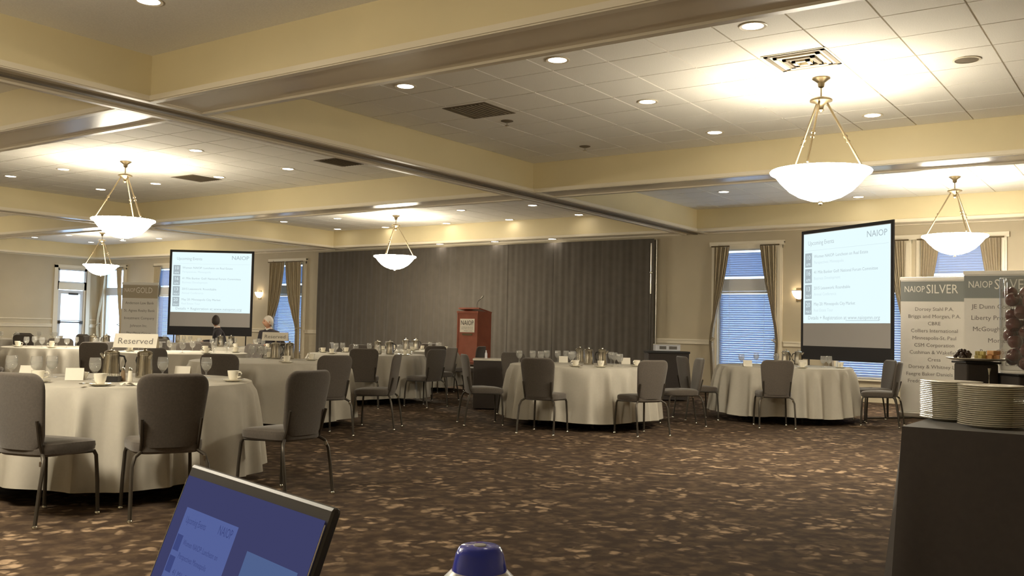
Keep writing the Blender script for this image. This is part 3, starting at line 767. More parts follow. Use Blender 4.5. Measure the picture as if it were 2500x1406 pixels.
def make_napkin():
    mb = MB(); mb.grid(lambda u, v: ((u-.5)*.12, .03*abs(v-.5)*2*(-1 if v < .5 else 1), .085*(1-abs(v-.5)*2)+.001), 4, 8)
    c = mb.build('folded_napkin', 'paper', None, False); c['category'] = 'napkin'; return c
def make_spoon():
    mb = MB(); mb.tube([(0, -.05, .006), (0, .0, .010), (0, .055, .006)], .003, 6, rs=[.0035, .002, .003]); mb.ball((0, .075, .007), .018, 10, (.75, 1.25, .22))
    c = mb.build('teaspoon', 'steel', None, True); c['category'] = 'spoon'; return c
PROTO = {'goblet': make_goblet(True), 'goblet_far': make_goblet(False), 'cup': make_cup(), 'saucer': make_saucer(), 'pitcher': make_pitcher(), 'napkin': make_napkin(), 'spoon': make_spoon()}
used = {k: False for k in PROTO}
def put(kind, p, rz, label, group):
    o = PROTO[kind] if not used[kind] else copy_tree(PROTO[kind]); used[kind] = True
    o.location = p; o.rotation_euler = (0, 0, rz); o['label'] = label; o['group'] = group
    return o

# ------------------------------------------------------------------ tables
R_T, Z_T = .915, .755
def cloth_mesh(seed):
    rnd = random.Random(seed); ph = [rnd.uniform(0, 6.28) for _ in range(8)]; NU = 360
    prof = [(0.0, 0), (.5, 0), (.86, 0), (.905, -.001), (.925, -.008), (.932, -.03)]
    rows = [[((r*cos(2*pi*i/NU)), r*sin(2*pi*i/NU), Z_T+z) for i in range(NU)] for r, z in prof[1:]]
    for k in range(1, 13):
        t = k/12; row = []
        for i in range(NU):
            a = 2*pi*i/NU
            f = sin(21*a+ph[0]+1.3*sin(4*a+ph[1])+.8*sin(9*a+ph[2]))
            g_ = (.5+.5*f)**2.2; w_ = .55+.45*sin(5*a+ph[3])*sin(3*a+ph[5])
            r = .934+.03*t+.10*(t**.45)*g_*(.75+.35*w_)-.012*t*sin(13*a+ph[6])
            z = Z_T-.03-(Z_T-.03-.10+.012*sin(5*a+ph[4])-.012*g_)*t
            row.append((r*cos(a), r*sin(a), z))
        rows.append(row)
    mb = MB(); vs = [p for row in rows for p in row]
    n = len(rows)
    mb.add(vs, [(j*NU+i, (j+1)*NU+i, (j+1)*NU+(i+1) % NU, j*NU+(i+1) % NU) for j in range(n-1) for i in range(NU)])
    mb.f.append(tuple(range(NU))); mb.mi.append(0)
    return mb.mesh('tablecloth', 'table_linen', True)
CLOTHS = [cloth_mesh(s) for s in (3, 11, 29)]
top_me = MB().lathe([(R_T-.02, Z_T-.035), (R_T, Z_T-.03), (R_T, Z_T-.006), (R_T-.01, Z_T-.003)], 48).mesh('tabletop', 'cherry_wood', True)
leg_me = MB().tube([(0, 0, 0), (0, 0, Z_T-.035)], .016, 8).mesh('leg', 'chair_metal', True)
class T: pass
TABS = {}
def table(key, px, d, words, cloth=0):
    t = T(); t.key = key; t.c = spot(px, d); t.words = words; TABS[key] = t
    r = thing('round_table', 'round banquet table under a white cloth, '+words, 'table', t.c, 0)
    inst('tabletop', top_me, r)
    for k in range(4): inst('leg', leg_me, r, (.55*cos(pi/4+k*pi/2), .55*sin(pi/4+k*pi/2), 0))
    o = inst('tablecloth', CLOTHS[cloth], None, t.c, random.uniform(0, 6.28)); tag(o, 'white floor-length cloth on the round table '+words, 'tablecloth')
    return t
def compass(v):
    """which landmark of the room a direction points to"""
    k = int(((math.degrees(atan2(v.y, v.x))+22.5) % 360)//45)
    return ['drape', 'drape-and-door', 'door', 'laptop-and-door', 'laptop', 'laptop-and-buffet', 'buffet', 'drape-and-buffet'][k]
def chairs(t, items, r0=1.26):
    for it in items:
        it = it if isinstance(it, tuple) else (it,)
        th = it[0]; tw_ = it[1] if len(it) > 1 else 0; r = it[2] if len(it) > 2 else r0
        a = radians(th); off = RT2*cos(a)+FW2*sin(a)
        p = t.c+off*r; f = -off; f = Matrix.Rotation(radians(tw_), 3, 'Z') @ f
        put_chair(p, f, it[3] if len(it) > 3 else 'dark banquet chair at the table '+t.words+', '+compass(off)+' side', 'chairs at the table '+t.words)
T1 = table('T1', 305, 7.0, 'with the salt and pepper shakers', 0)
T2 = table('T2', 668, 11.3, 'with a Reserved card but no shakers', 1)
T3 = table('T3', 900, 15.2, 'between the plain Reserved and lectern tables', 2)
T4 = table('T4', 1425, 12.2, 'with three steel coffee pitchers', 1)
T5 = table('T5', 1916, 13.5, 'between the big window and the tilted screen', 0)
T7 = table('T7', 1004, 18.4, 'closest to the lectern', 2)
T10 = table('T10', 165, 15.4, 'two rows behind the salt and pepper shakers', 1)
T11 = table('T11', 450, 14.0, 'behind and beside the plain Reserved table', 0)
T12 = table('T12', 574, 17.85, 'where the white-haired person sits', 2)
T13 = table('T13', 394, 20.0, 'where the dark-haired person sits', 0)
T14 = table('T14', 70, 21.5, 'nearest the glazed exit door', 1)
B_ = 'dark banquet chair '
chairs(T1, [(-56, -4, 1.26, B_+'at the shaker table, between its two other chairs'), (-86, -24, 1.27, B_+'at the shaker table, farthest from the pulled-out chair'), (-14, -18, 1.3, B_+'pulled out and turned sideways at the shaker table')])
chairs(T2, [(-96, 0, 1.26, B_+'at the plain Reserved table, backing onto the shaker table'), (-50, 0, 1.26, B_+'at the plain Reserved table, behind the pulled-out sideways chair'), (-5, 0, 1.26, B_+'in profile at the plain Reserved table, facing its pitchers'), (168, 0, 1.26, B_+'between the plain Reserved table and the table beside it')])
chairs(T3, [-83, -38, -143, 100, 30])
chairs(T4, [(-114, 0, 1.26, B_+'at the three-pitcher table, back turned, on the lectern side'), (-62, 0, 1.26, B_+'at the three-pitcher table, back turned, on the window side'), (5, 0, 1.28, B_+'in profile at the three-pitcher table, beside the window table'), (194, 0, 1.28, B_+'in profile at the three-pitcher table, beside the small side table'), (126, 0, 1.26, B_+'on the drape side of the three-pitcher table')])
chairs(T5, [(-112, 18, 1.24, B_+'with its back squarely turned at the window table'), (192, 0, 1.28, B_+'in profile at the window table, beside the three-pitcher table'), (-30, 0, 1.28, B_+'at the window table, angled before the silver banners'), (2, 0, 1.28, B_+'at the window table, in front of the tilted screen')])
chairs(T7, [-66, -22, -122, 178, 80])
chairs(T10, [-125, -50, 180, 118, 62, 5])
chairs(T11, [105, 62, 150])
chairs(T12, [-95, -40, -150, 165])
chairs(T13, [-120, -70, 180, 110])
chairs(T14, [-120, -65, -15, 180, 120, 65])

def tw(key, px, py): 
    p = at_z(px, py, Z_T); return Vector((p.x, p.y, Z_T+.0005))
def inside(t, p, lim=.86):
    v = Vector((p.x-t.c.x, p.y-t.c.y, 0))
    if v.length > lim: v = v*(lim/v.length)
    return Vector((t.c.x+v.x, t.c.y+v.y, Z_T+.0005))
DY = {'T4': 9, 'T5': 13}
TAKEN = {}
def free(t, p, rad, lim=.86):
    """nudge a spot on the table until it clears what already stands there"""
    tk = TAKEN.setdefault(t.key, []); p = inside(t, p, lim); best = p
    for k in range(120):
        rr = .006*k; q = inside(t, p+Vector((rr*cos(2.4*k), rr*sin(2.4*k), 0)), lim)
        if all(hypot(q.x-a.x, q.y-a.y) > rad+ra for a, ra in tk): best = q; break
    tk.append((best, rad)); return best
RAD = {'goblet': .044, 'goblet_far': .044, 'pitcher': .082, 'napkin': .064, 'cup': .082, 'saucer': .082, 'spoon': .02}
def items(t, kind, pts, what, cat_group):
    for q in pts:
        p = free(t, tw(t.key, q[0], q[1]+DY.get(t.key, 0)), RAD[kind]); rz = q[2] if len(q) > 2 else random.uniform(0, 6.28)
        put(kind, p, rz, what+' on the table '+t.words, cat_group+' on the table '+t.words)
G_, C_, S_, P_, N_ = 'stemmed water goblet', 'white coffee cup', 'white saucer', 'tall steel coffee pitcher', 'white folded napkin'
def pitch(t, pts): items(t, 'pitcher', [(a, b2, YAW-pi/2+c) for (a, b2, c) in pts], P_, 'steel pitchers')
def cup_on(t, px, py, rz=None):
    p = free(t, tw(t.key, px, py+DY.get(t.key, 0)), .082, .83); rz = random.uniform(0, 6.28) if rz is None else rz
    put('saucer', p, 0, S_+' at the table '+t.words, 'saucers on the table '+t.words)
    put('cup', p+Vector((0, 0, .0085)), rz, C_+' at the table '+t.words, 'coffee cups on the table '+t.words)
    put('spoon', p+Vector((.055*cos(rz+pi/2), .055*sin(rz+pi/2), .0125)), rz, 'teaspoon on a saucer at the table '+t.words, 'teaspoons on the table '+t.words)
RTZ = atan2(RT2.y, RT2.x)
# near table
pitch(T1, [(271, 922, .4), (352, 922, 2.6)])
pitch(T2, [(672, 876, .5), (700, 876, 2.5)])
pitch(T4, [(1412, 872, .5), (1437, 881, 1.2), (1470, 882, 2.7)])
pitch(T5, [(1925, 871, .5), (1945, 871, 2.6)])
items(T1, 'goblet', [(27, 921), (88, 923), (126, 921), (231, 927), (394, 922), (503, 922)], G_, 'goblets')
cup_on(T1, 232, 946, RTZ+2.6); cup_on(T1, 578, 932, RTZ-.2); cup_on(T1, 92, 934)
items(T1, 'napkin', [(58, 921, RTZ), (182, 928, RTZ+.3), (446, 921, RTZ)], N_, 'napkins')
# other tables seen closely
items(T2, 'goblet', [(622, 872), (644, 877), (735, 873), (600, 868)], G_, 'goblets')
cup_on(T2, 652, 868); cup_on(T2, 700, 886); cup_on(T2, 760, 880)
items(T2, 'napkin', [(770, 876)], N_, 'napkins')
items(T4, 'goblet', [(1293, 868), (1312, 868), (1300, 876), (1320, 878), (1335, 875), (1373, 872), (1395, 880), (1500, 881), (1513, 886), (1547, 876), (1262, 876)], G_, 'goblets')
cup_on(T4, 1398, 889); cup_on(T4, 1253, 884); cup_on(T4, 1480, 890); cup_on(T4, 1555, 886)
items(T4, 'napkin', [(1358, 874, RTZ), (1530, 880, RTZ)], N_, 'napkins')
items(T5, 'goblet', [(1810, 878), (1838, 874), (2010, 884), (2024, 884), (1905, 873)], G_, 'goblets')
cup_on(T5, 2052, 886); cup_on(T5, 1828, 886); cup_on(T5, 1990, 890)
items(T5, 'napkin', [(1790, 882, RTZ), (1960, 880, RTZ)], N_, 'napkins')
# far tables, laid all round
def lay(t, seed, ng=8, nc=7, np2=2, poff=(0, 0)):
    rnd = random.Random(seed)
    for k in range(np2):
        p = t.c+RT2*(poff[0]+.19*(k-(np2-1)/2))+FW2*(poff[1]+.05*k); put('pitcher', free(t, p, .082), rnd.uniform(0, 6), P_+' on the table '+t.words, 'steel pitchers on the table '+t.words)
    for k in range(ng):
        a = 2*pi*k/ng+rnd.uniform(-.15, .15); r = rnd.uniform(.52, .66)
        put('goblet_far', free(t, Vector((t.c.x+r*cos(a), t.c.y+r*sin(a), 0)), .044), 0, G_+' on the table '+t.words, 'goblets on the table '+t.words)
    for k in range(nc):
        a = 2*pi*k/nc+.38+rnd.uniform(-.12, .12); r = rnd.uniform(.70, .80); p = free(t, Vector((t.c.x+r*cos(a), t.c.y+r*sin(a), 0)), .082, .83)
        put('saucer', p, 0, S_+' at the table '+t.words, 'saucers on the table '+t.words)
        put('cup', p+Vector((0, 0, .0085)), rnd.uniform(0, 6), C_+' at the table '+t.words, 'coffee cups on the table '+t.words)
lay(T3, 1, 9, 7, 2, (.28, -.1)); lay(T7, 2, 8, 7, 2, (0, .2)); lay(T10, 3, 9, 7, 2, (.5, .1)); lay(T11, 4, 9, 6, 0); lay(T12, 5, 8, 7, 2, (-.15, 0)); lay(T13, 6, 8, 7, 0); lay(T14, 8, 8, 7, 0)

# Reserved tent cards lying across the pitcher lids
def tent(t, px, d, zb, W, H, label):
    p = spot(px, d, zb); s = thing('reserved_card', label, 'card', p, RTZ)
    MB().add([(-W/2, -.035, 0), (W/2, -.035, 0), (W/2, 0, H), (-W/2, 0, H), (-W/2, -.033, 0), (W/2, -.033, 0), (W/2, .001, H-.003), (-W/2, .001, H-.003)], [(0, 1, 2, 3), (7, 6, 5, 4), (0, 4, 5, 1), (1, 5, 6, 2), (3, 2, 6, 7), (0, 3, 7, 4)]).build('front_leaf', 'paper', s)
    MB().add([(-W/2, .035, 0), (W/2, .035, 0), (W/2, 0.001, H), (-W/2, 0.001, H), (-W/2, .033, 0), (W/2, .033, 0), (W/2, 0, H-.003), (-W/2, 0, H-.003)], [(3, 2, 1, 0), (4, 5, 6, 7), (1, 5, 4, 0), (2, 6, 5, 1), (7, 6, 2, 3), (4, 7, 3, 0)]).build('back_leaf', 'paper', s)
    me = text_mesh('Reserved', H*.62, 'ink_grey', 'CENTER', W*.80); o = bpy.data.objects.new('lettering', me); COL.objects.link(o); o.parent = s
    tilt = atan2(.035, H); o.rotation_euler = (pi/2-tilt, 0, 0); o.location = (0, -.035*(1-.28)-.002, H*.28)
    return s
pt = [a for a, ra in TAKEN['T1'][:2]]
mid = (pt[0]+pt[1])/2; dd = mid.dot(FW2); tent(T1, 338, dd, Z_T+.2275, .325, .105, 'large white tent card reading Reserved, over the shaker table pitchers')
pt = [a for a, ra in TAKEN['T2'][:2]]
mid = (pt[0]+pt[1])/2; dd = mid.dot(FW2); tent(T2, 676, dd, Z_T+.2275, .325, .105, 'white tent card reading Reserved on the table without shakers')
# shakers, caddy and creamer bowl on the near table
for (px, py, m_, lab) in [(300, 931, 'pepper', 'brown pepper shaker beside the salt shaker'), (317, 932, 'china', 'white salt shaker beside the pepper shaker')]:
    p = free(T1, tw('', px, py), 0.02); s = thing('shaker', lab, 'shaker', p)
    MB().lathe([(.017, 0), (.019, .004), (.016, .045), (.0125, .078)], 14).build('body', m_, s, True)
    MB().lathe([(.0135, .078), (.0135, .088), (.010, .098), (.003, .101)], 14).build('cap', 'chrome', s, True)
p = free(T1, tw('', 272, 932), 0.06); s = thing('sugar_caddy', 'low black caddy of sugar packets beside the shakers', 'caddy', p, RTZ)
MB().span((-.055, -.035, 0), (.055, .035, .004)).span((-.055, -.035, 0), (.055, -.032, .04)).span((-.055, .032, 0), (.055, .035, .04)).span((-.055, -.035, 0), (-.052, .035, .04)).span((.052, -.035, 0), (.055, .035, .04)).build('tray', 'black_plastic', s)
for k in range(7): MB().box((-.042+.014*k, 0, .03), (.003, .055, .05)).build('packet', 'paper', s)
p = free(T1, tw('', 196, 926), 0.057); s = thing('creamer_bowl', 'small white bowl of creamers on the shaker table', 'bowl', p)
MB().lathe([(.03, 0), (.034, .004), (.05, .03), (.056, .05), (.053, .05), (.046, .03), (.028, .008), (.002, .007)], 20).build('bowl', 'china', s, True)
for k in range(5): MB().lathe([(.010, 0), (.014, .02), (.016, .021)], 10, (.022*cos(k*1.26), .022*sin(k*1.26), .022+.003*k)).build('creamer', 'paper', s, True)
p = free(T1, tw('', 318, 941), 0.06); o = MB().grid(lambda u, v: ((u-.5)*.11, (v-.5)*.08, .012+.012*sin(7*u+3*v)*sin(5*v+1)), 12, 10).build('crumpled_napkin', 'paper', None, True, p); tag(o, 'crumpled white napkin lying by the shakers', 'napkin')

# ------------------------------------------------------------------ small side furniture
p = spot(1210, 14.3); s = thing('side_table', 'small black-skirted table with a white top beside the pitcher table', 'table', p, RTZ)
MB().rbox((0, 0, .735), (.62, .5, .03), .006).build('tabletop', 'china', s)
MB().grid(lambda u, v: ((.30*cos(2*pi*u) if False else 0)+max(-.295, min(.295, .42*cos(2*pi*u)))*(1+.03*sin(40*u)), max(-.235, min(.235, .34*sin(2*pi*u))), .02+.70*v), 96, 4, wrap=True).build('skirt', 'black_linen', s, True)
o = MB().lathe([(.018, 0), (.019, .004), (.018, .07), (.008, .09), (.008, .105), (.010, .106), (.010, .118)], 14).build('small_bottle', 'white_plastic', None, True, p+RT2*-.12+Vector((0, 0, .7505))); tag(o, 'small white bottle standing on the white-topped side table', 'bottle')
p = spot(1630, 17.0); s = thing('skirted_cart', 'black-skirted cart by the wall next to the drape', 'cart', p, RTZ)
MB().rbox((0, 0, .85), (.75, .5, .04), .006).build('cart_top', 'black_plastic', s)
MB().grid(lambda u, v: (max(-.36, min(.36, .5*cos(2*pi*u)))*(1+.02*sin(50*u)), max(-.235, min(.235, .34*sin(2*pi*u))), .02+.81*v), 96, 4, wrap=True).build('skirt', 'black_linen', s, True)
s = thing('white_box', 'low white box resting on the black-skirted cart', 'box', p+Vector((0, 0, .8705)), RTZ)
MB().rbox((0, 0, .055), (.44, .28, .11), .008).build('body', 'white_plastic', s); MB().rbox((0, 0, .116), (.45, .29, .012), .004).build('lid', 'paper', s)
MB().span((-.15, -.1415, .03), (-.03, -.140, .085)).span((.02, -.1415, .03), (.16, -.140, .085)).build('printed_panel', 'ink_grey', s)

# ------------------------------------------------------------------ people
def skin_mesh(nodes, edges, sub=2):
    me = bpy.data.meshes.new('body'); me.from_pydata([n[0] for n in nodes], edges, [])
    ob = bpy.data.objects.new('body', me); COL.objects.link(ob)
    md = ob.modifiers.new('skin', 'SKIN')
    for i, n in enumerate(nodes):
        sv = me.skin_vertices[0].data[i]; rr = n[1]; sv.radius = (rr, rr) if not isinstance(rr, tuple) else rr; sv.use_root = (i == 0)
    md.use_smooth_shade = True
    ss = ob.modifiers.new('sub', 'SUBSURF'); ss.levels = sub
    dg = bpy.context.evaluated_depsgraph_get(); dg.update()
    out = bpy.data.meshes.new_from_object(ob.evaluated_get(dg)); bpy.data.objects.remove(ob)
    return out
def person(p, facing, label, hair, headturn=0., lean=.05):
    """seated figure: origin on the floor under the hips, local +Y is forward"""
    rz = atan2(facing.y, facing.x)-pi/2
    r = thing('person', label, 'person', (p.x, p.y, 0), rz)
    nodes = [((0, -.02, .56), .145), ((0, -.03, .68), .150), ((0, -.02+lean*.3, .85), .165), ((0, lean*.6, 1.0), .150), ((0, lean, 1.09), .075), ((0, lean+.01, 1.15), .055)]
    ed = [(0, 1), (1, 2), (2, 3), (3, 4), (4, 5)]
    for s in (-1, 1):
        k = len(nodes)
        nodes += [((s*.10, .05, .55), .10), ((s*.11, .44, .53), .078), ((s*.11, .45, .30), .062), ((s*.11, .42, .09), .045), ((s*.11, .52, .045), .040), ((s*.11, .60, .035), .03)]
        ed += [(0, k), (k, k+1), (k+1, k+2), (k+2, k+3), (k+3, k+4), (k+4, k+5)]
        k = len(nodes)
        nodes += [((s*.175, lean*.6, 1.02), .070), ((s*.23, .03, .80), .052), ((s*.17, .27, .80), .040), ((s*.15, .345, .80), .028)]
        ed += [(3, k), (k, k+1), (k+1, k+2), (k+2, k+3)]
    me = skin_mesh(nodes, ed)
    bm = bmesh.new(); bm.from_mesh(me)
    # head: shaped ellipsoid with brow, nose and chin, sunk onto the neck
    HC = Vector((0, lean+.035, 1.245)); cth, sth = cos(headturn), sin(headturn); n1, n2 = 28, 20; rows = []
    for j in range(n2+1):
        ph_ = pi*j/n2; row = []
        for i in range(n1):
            a = 2*pi*i/n1; x = .075*sin(ph_)*cos(a); y = .096*sin(ph_)*sin(a); z = .118*cos(ph_)
            if z < -.03: x *= 1+.9*(z+.03)/.118*.55; y = y*(1+.30*(z+.03)/.118)+.008
            f = math.exp(-((x/.013)**2))*math.exp(-((z+.012)/.022)**2)
            if y > 0: y += .024*f+.004*math.exp(-((z-.028)/.012)**2)-.006*math.exp(-(((abs(x)-.03)/.014)**2))*math.exp(-((z-.012)/.012)**2)+.004*math.exp(-((z+.055)/.01)**2)*math.exp(-((x/.025)**2))
            row.append(bm.verts.new(HC+Vector((x*cth-y*sth, x*sth+y*cth, z))))
        rows.append(row)
    for j in range(n2):
        for i in range(n1):
            q = [rows[j][i], rows[j+1][i], rows[j+1][(i+1) % n1], rows[j][(i+1) % n1]]
            f = bm.faces.new(q); f.smooth = True
    def R_(x, y, z): return HC+Vector((x*cth-y*sth, x*sth+y*cth, z))
    # hands: palm and five fingers resting on the table edge
    for s in (-1, 1):
        wr = Vector((s*.15, .345, .795))
        for k2, (dx, ln) in enumerate([(-.028, .06), (-.010, .075), (.008, .08), (.026, .07), (s*-.045, .045)]):
            th_ = k2 == 4; base = wr+Vector((dx if not th_ else dx, .055 if not th_ else .02, 0)); 
            d1 = Vector((0, 1, -.12)) if not th_ else Vector((-s*.5, .8, -.1)); pts = [base-d1*.03, base+d1*ln*.5, base+d1*ln-Vector((0, 0, .012))]
            mb = MB().tube(pts, .008, 6, rs=[.010, .009, .006]); vv = [bm.verts.new(q) for q in mb.v]
            for f in mb.f:
                try: bm.faces.new([vv[i] for i in f])
                except ValueError: pass
        mb = MB().ball(wr+Vector((0, .035, 0)), .04, 10, (1.05, 1.1, .38)); vv = [bm.verts.new(q) for q in mb.v]
        for f in mb.f: bm.faces.new([vv[i] for i in f])
    # ears
    for s in (-1, 1):
        mb = MB().ball((0, 0, 0), .03, 8, (.3, .6, 1)); vv = [bm.verts.new(R_(q[0]+s*.076, q[1]-.008, q[2]-.005)) for q in mb.v]
        for f in mb.f: bm.faces.new([vv[i] for i in f])
    bm.to_mesh(me); bm.free()
    me.materials.clear()
    for mm in ('suit_cloth', 'skin'): me.materials.append(MATS[mm])
    for f in me.polygons:
        f.use_smooth = True; c = f.center
        f.material_index = 1 if (c.z > 1.105 or (c.y > .335 and .74 < c.z < .84)) else 0
    o = bpy.data.objects.new('body', me); COL.objects.link(o); o.parent = r
    hb = MB(); n1 = 24; vs = []; hr = []
    for j in range(9):
        ph_ = pi*.60*j/8; row = []
        for i in range(n1):
            a = 2*pi*i/n1; back = max(0, -sin(a)); fr_ = max(0, sin(a))
            ph2 = ph_*(1+.25*back-.42*fr_); q = (.083*sin(ph2)*cos(a), .105*sin(ph2)*sin(a)-.006, .126*cos(ph2)+.003*sin(9*a+j))
            vs.append(tuple(R_(*q)))
    hb.add(vs, [(j*n1+i, (j+1)*n1+i, (j+1)*n1+(i+1) % n1, j*n1+(i+1) % n1) for j in range(8) for i in range(n1)])
    hb.build('hair', hair, r, True)
    for s in (-1, 1): MB().ball(R_(s*.03, .083, .012), .011, 8).build('eye', 'ink', r, True)
    MB().grid(lambda u, v: (.062*cos(2*pi*u)*(1+.1*v), lean+.006+.062*sin(2*pi*u), 1.095+.045*v-.03*max(0, sin(2*pi*u))), 20, 2, wrap=True).build('shirt_collar', 'shirt', r, True)
    return r
pp = plan((527-CX)*20.4/F_PX, 20.4); fc = (T13.c-pp); fc.z = 0; fc.normalize()
pp = T13.c-fc*1.20
person(pp, fc, 'dark-haired person in dark clothes seated before the left screen', 'hair_dark', -1.5)
put_chair(pp, fc, 'banquet chair under the dark-haired person', 'occupied chairs')
pp = plan((662-CX)*19.0/F_PX, 19.0); fc = (T12.c-pp); fc.z = 0; fc.normalize(); pp = T12.c-fc*1.22
person(pp, fc, 'white-haired person in a dark suit and white collar seated at table', 'hair_white', -.7)
put_chair(pp, fc, 'banquet chair under the white-haired person', 'occupied chairs')

# ------------------------------------------------------------------ laptop, bottle and the table under them
ZK = .735
c0 = plan(-.15, .95)
s = thing('work_table', 'black-clothed work table under the laptop', 'table', c0, RTZ)
MB().rbox((0, 0, ZK-.02), (1.7, .9, .03), .006).build('tabletop', 'cherry_wood', s)
MB().rbox((0, 0, ZK-.004), (1.72, .92, .006), .002).build('table_cover', 'black_linen', s)
for (x, y) in ((-.78, -.38), (.78, -.38), (-.78, .38), (.78, .38)): MB().tube([(x, y, 0), (x, y, ZK-.035)], .018, 8).build('leg', 'chair_metal', s, True)
e2 = (.645, -.764); nn = (-.764, -.645)
E3 = RT2*e2[0]+FW2*e2[1]; N3 = RT2*nn[0]+FW2*nn[1]
top_c = plan(-.3005, 1.141, .983)
TH = radians(20); LH, LW = .25, .383
hinge = top_c+N3*(LH*sin(TH))-Vector((0, 0, LH*cos(TH)))
lt = thing('laptop', 'open dark laptop showing two bluish slide windows', 'laptop', hinge, atan2(E3.y, E3.x))
# local frame: +X along the hinge, -Y toward the keyboard side, Z up
bh = hinge.z-ZK
MB().rbox((0, -.13, -bh+.0115), (LW, .26, .020), .005).build('base', 'laptop_shell', lt)
kb = MB().span((-.16, -.15, -bh+.0215), (.16, -.03, -bh+.0235)).build('keyboard', 'black_plastic', lt)
RM = Matrix.Rotation(-TH, 3, 'X')
lid = MB().rbox((0, .004, LH/2), (LW, .010, LH), .005).build('lid', 'laptop_shell', lt); lid.rotation_euler = (-TH, 0, 0)
MB().tube([(-LW/2+.04, .004, -.002), (LW/2-.04, .004, -.002)], .009, 8).build('hinge_bar', 'laptop_shell', lt, True)
yv = -.0022
MB().span((-LW/2+.006, yv+.0005, .022), (-LW/2+.0075, yv-.0005, LH-.02)).span((LW/2-.0075, yv+.0005, .022), (LW/2-.006, yv-.0005, LH-.02)).build('bezel_highlight', 'aluminium', lid)  # thin bright strips stand in for the highlight along the bezel sides
sc = MB().span((-LW/2+.009, yv, .02), (LW/2-.009, yv-.0006, LH-.016)).build('display', 'laptop_back', lid)
def lrect(x0, x1, z0, z1, m_, nm, dy=.001): return MB().span((x0, yv-.0008, z0), (x1, yv-.0008-dy*.4, z1)).build(nm, m_, lid)
lrect(-.150, .005, .06, .196, 'laptop_page', 'slide_window'); lrect(.045, .165, .07, .176, 'laptop_page_low', 'slide_window'); lrect(.045, .165, .07, .135, 'laptop_page', 'slide_window')
def lletter(t_, sz, x, z, wd=None, al='LEFT', m_='laptop_ink'):
    o = letter(lid, t_, sz, m_, (x, yv-.0022, z), al, wd); return o
lletter('Upcoming Events', .012, -.138, .178, .062); lletter('NAIOP', .016, -.040, .180, .038)
for k, (t_, wd) in enumerate([('Women NAIOP: Luncheon on', .105), ('Perspectives Minneapolis', .085), ('41 Mile Bunker Golf:', .10), ('Business Development', .11), ('2015 Leasework', .08)]): lletter(t_, .010, -.122, .152-.0165*k-(.004 if k > 1 else 0), wd)
for k in range(4): lrect(-.147, -.130, .142-k*.027, .162-k*.027, 'laptop_ink', 'date_square', .002)
lletter('NAIOP', .028, .105, .103, .065, 'CENTER')
# bottle with blue cap
pb = spot(1186, .86); zb = ZK
bt = thing('sanitizer_bottle', 'white bottle with a glossy blue cap in front of the laptop', 'bottle', (pb.x, pb.y, zb))
MB().lathe([(.034, 0), (.038, .006), (.038, .185), (.0365, .203), (.032, .214), (.025, .221)], 28).build('body', 'white_plastic', bt, True)
MB().lathe([(.0245, .2185), (.0245, .223), (.0215, .236), (.0185, .2415), (.0165, .2425), (.002, .2425)], 28).build('cap', 'blue_plastic', bt, True)
MB().lathe([(.006, .2425), (.0055, .2435), (.001, .2438)], 16).build('cap_dimple', 'white_plastic', bt, True)
MB().lathe([(.0387, .05), (.0387, .14)], 28, cap0=False, cap1=False).build('wrap_label', 'blue_plastic', bt, True)

# ------------------------------------------------------------------ buffet with plates, fruit and apples
BXA, BXB, BYA, BYB = 4.86, 5.62, 1.09, -1.0
s = thing('buffet_table', 'long buffet table under a black cloth', 'table', ((BXA+BXB)/2, (BYA+BYB)/2, 0))
MB().rbox((0, 0, .73), (BXB-BXA-.02, BYA-BYB-.02, .03), .005).build('tabletop', 'cherry_wood', s)
for x in (-.3, .3):
    for y in (-.95, .95): MB().tube([(x, y, 0), (x, y, .715)], .016, 8).build('leg', 'chair_metal', s, True)
hx, hy = (BXB-BXA)/2, (BYA-BYB)/2
def bcloth(u, v):
    # rounded rectangle perimeter; v 0 = floor hem, 1 = top edge
    per = 2*(2*hx+2*hy); t = u*per
    if t < 2*hy: x, y, nx, ny = -hx, hy-t, -1, 0
    elif t < 2*hy+2*hx: x, y, nx, ny = -hx+(t-2*hy), -hy, 0, -1
    elif t < 4*hy+2*hx: x, y, nx, ny = hx, -hy+(t-2*hy-2*hx), 1, 0
    else: x, y, nx, ny = hx-(t-4*hy-2*hx), hy, 0, 1
    cd = min(abs(abs(x)-hx)+abs(abs(y)-hy), 1)
    corner = math.exp(-(cd/.12)**2); dn_ = 1-v
    k = .010*dn_+.035*dn_*corner+.012*dn_*sin(9*t)
    dx = nx*k+(.03*dn_*corner*(1 if x > 0 else -1)); dy = ny*k+(.03*dn_*corner*(1 if y > 0 else -1))
    return (x+dx, y+dy, .012+.738*v)
o = MB().grid(bcloth, 240, 10, wrap=True); o.span((-hx, -hy, .747), (hx, hy, .751))
o = o.build('buffet_cloth', 'black_linen', None, True, ((BXA+BXB)/2, (BYA+BYB)/2, 0)); tag(o, 'black floor-length cloth covering the buffet table', 'tablecloth')
plate_me = MB().lathe([(.085, 0), (.088, .002), (.095, .0065), (.140, .0125), (.150, .0165), (.1515, .0185), (.1505, .020), (.146, .0185), (.094, .0095), (.002, .008)], 48).mesh('dinner_plate', 'china', True)
def stack(px, d, n, words, grp, dz=.0098):
    p = spot(px, d)
    for k in range(n):
        o = inst('dinner_plate', plate_me, None, (p.x+random.uniform(-.0015, .0015), p.y+random.uniform(-.0015, .0015), .7515+k*dz), random.uniform(0, 6.28)); tag(o, words, 'plate', grp)
stack(2324, 4.98, 20, 'white dinner plate in the stack nearer the silver banners', 'plates in the rear buffet stack')
stack(2422, 4.62, 20, 'white dinner plate in the stack nearer the table front', 'plates in the front buffet stack')
p = spot(2384, 5.42); p.z = .7515
s = thing('display_riser', 'black box riser holding the fruit tray on the buffet', 'riser', p, RTZ)
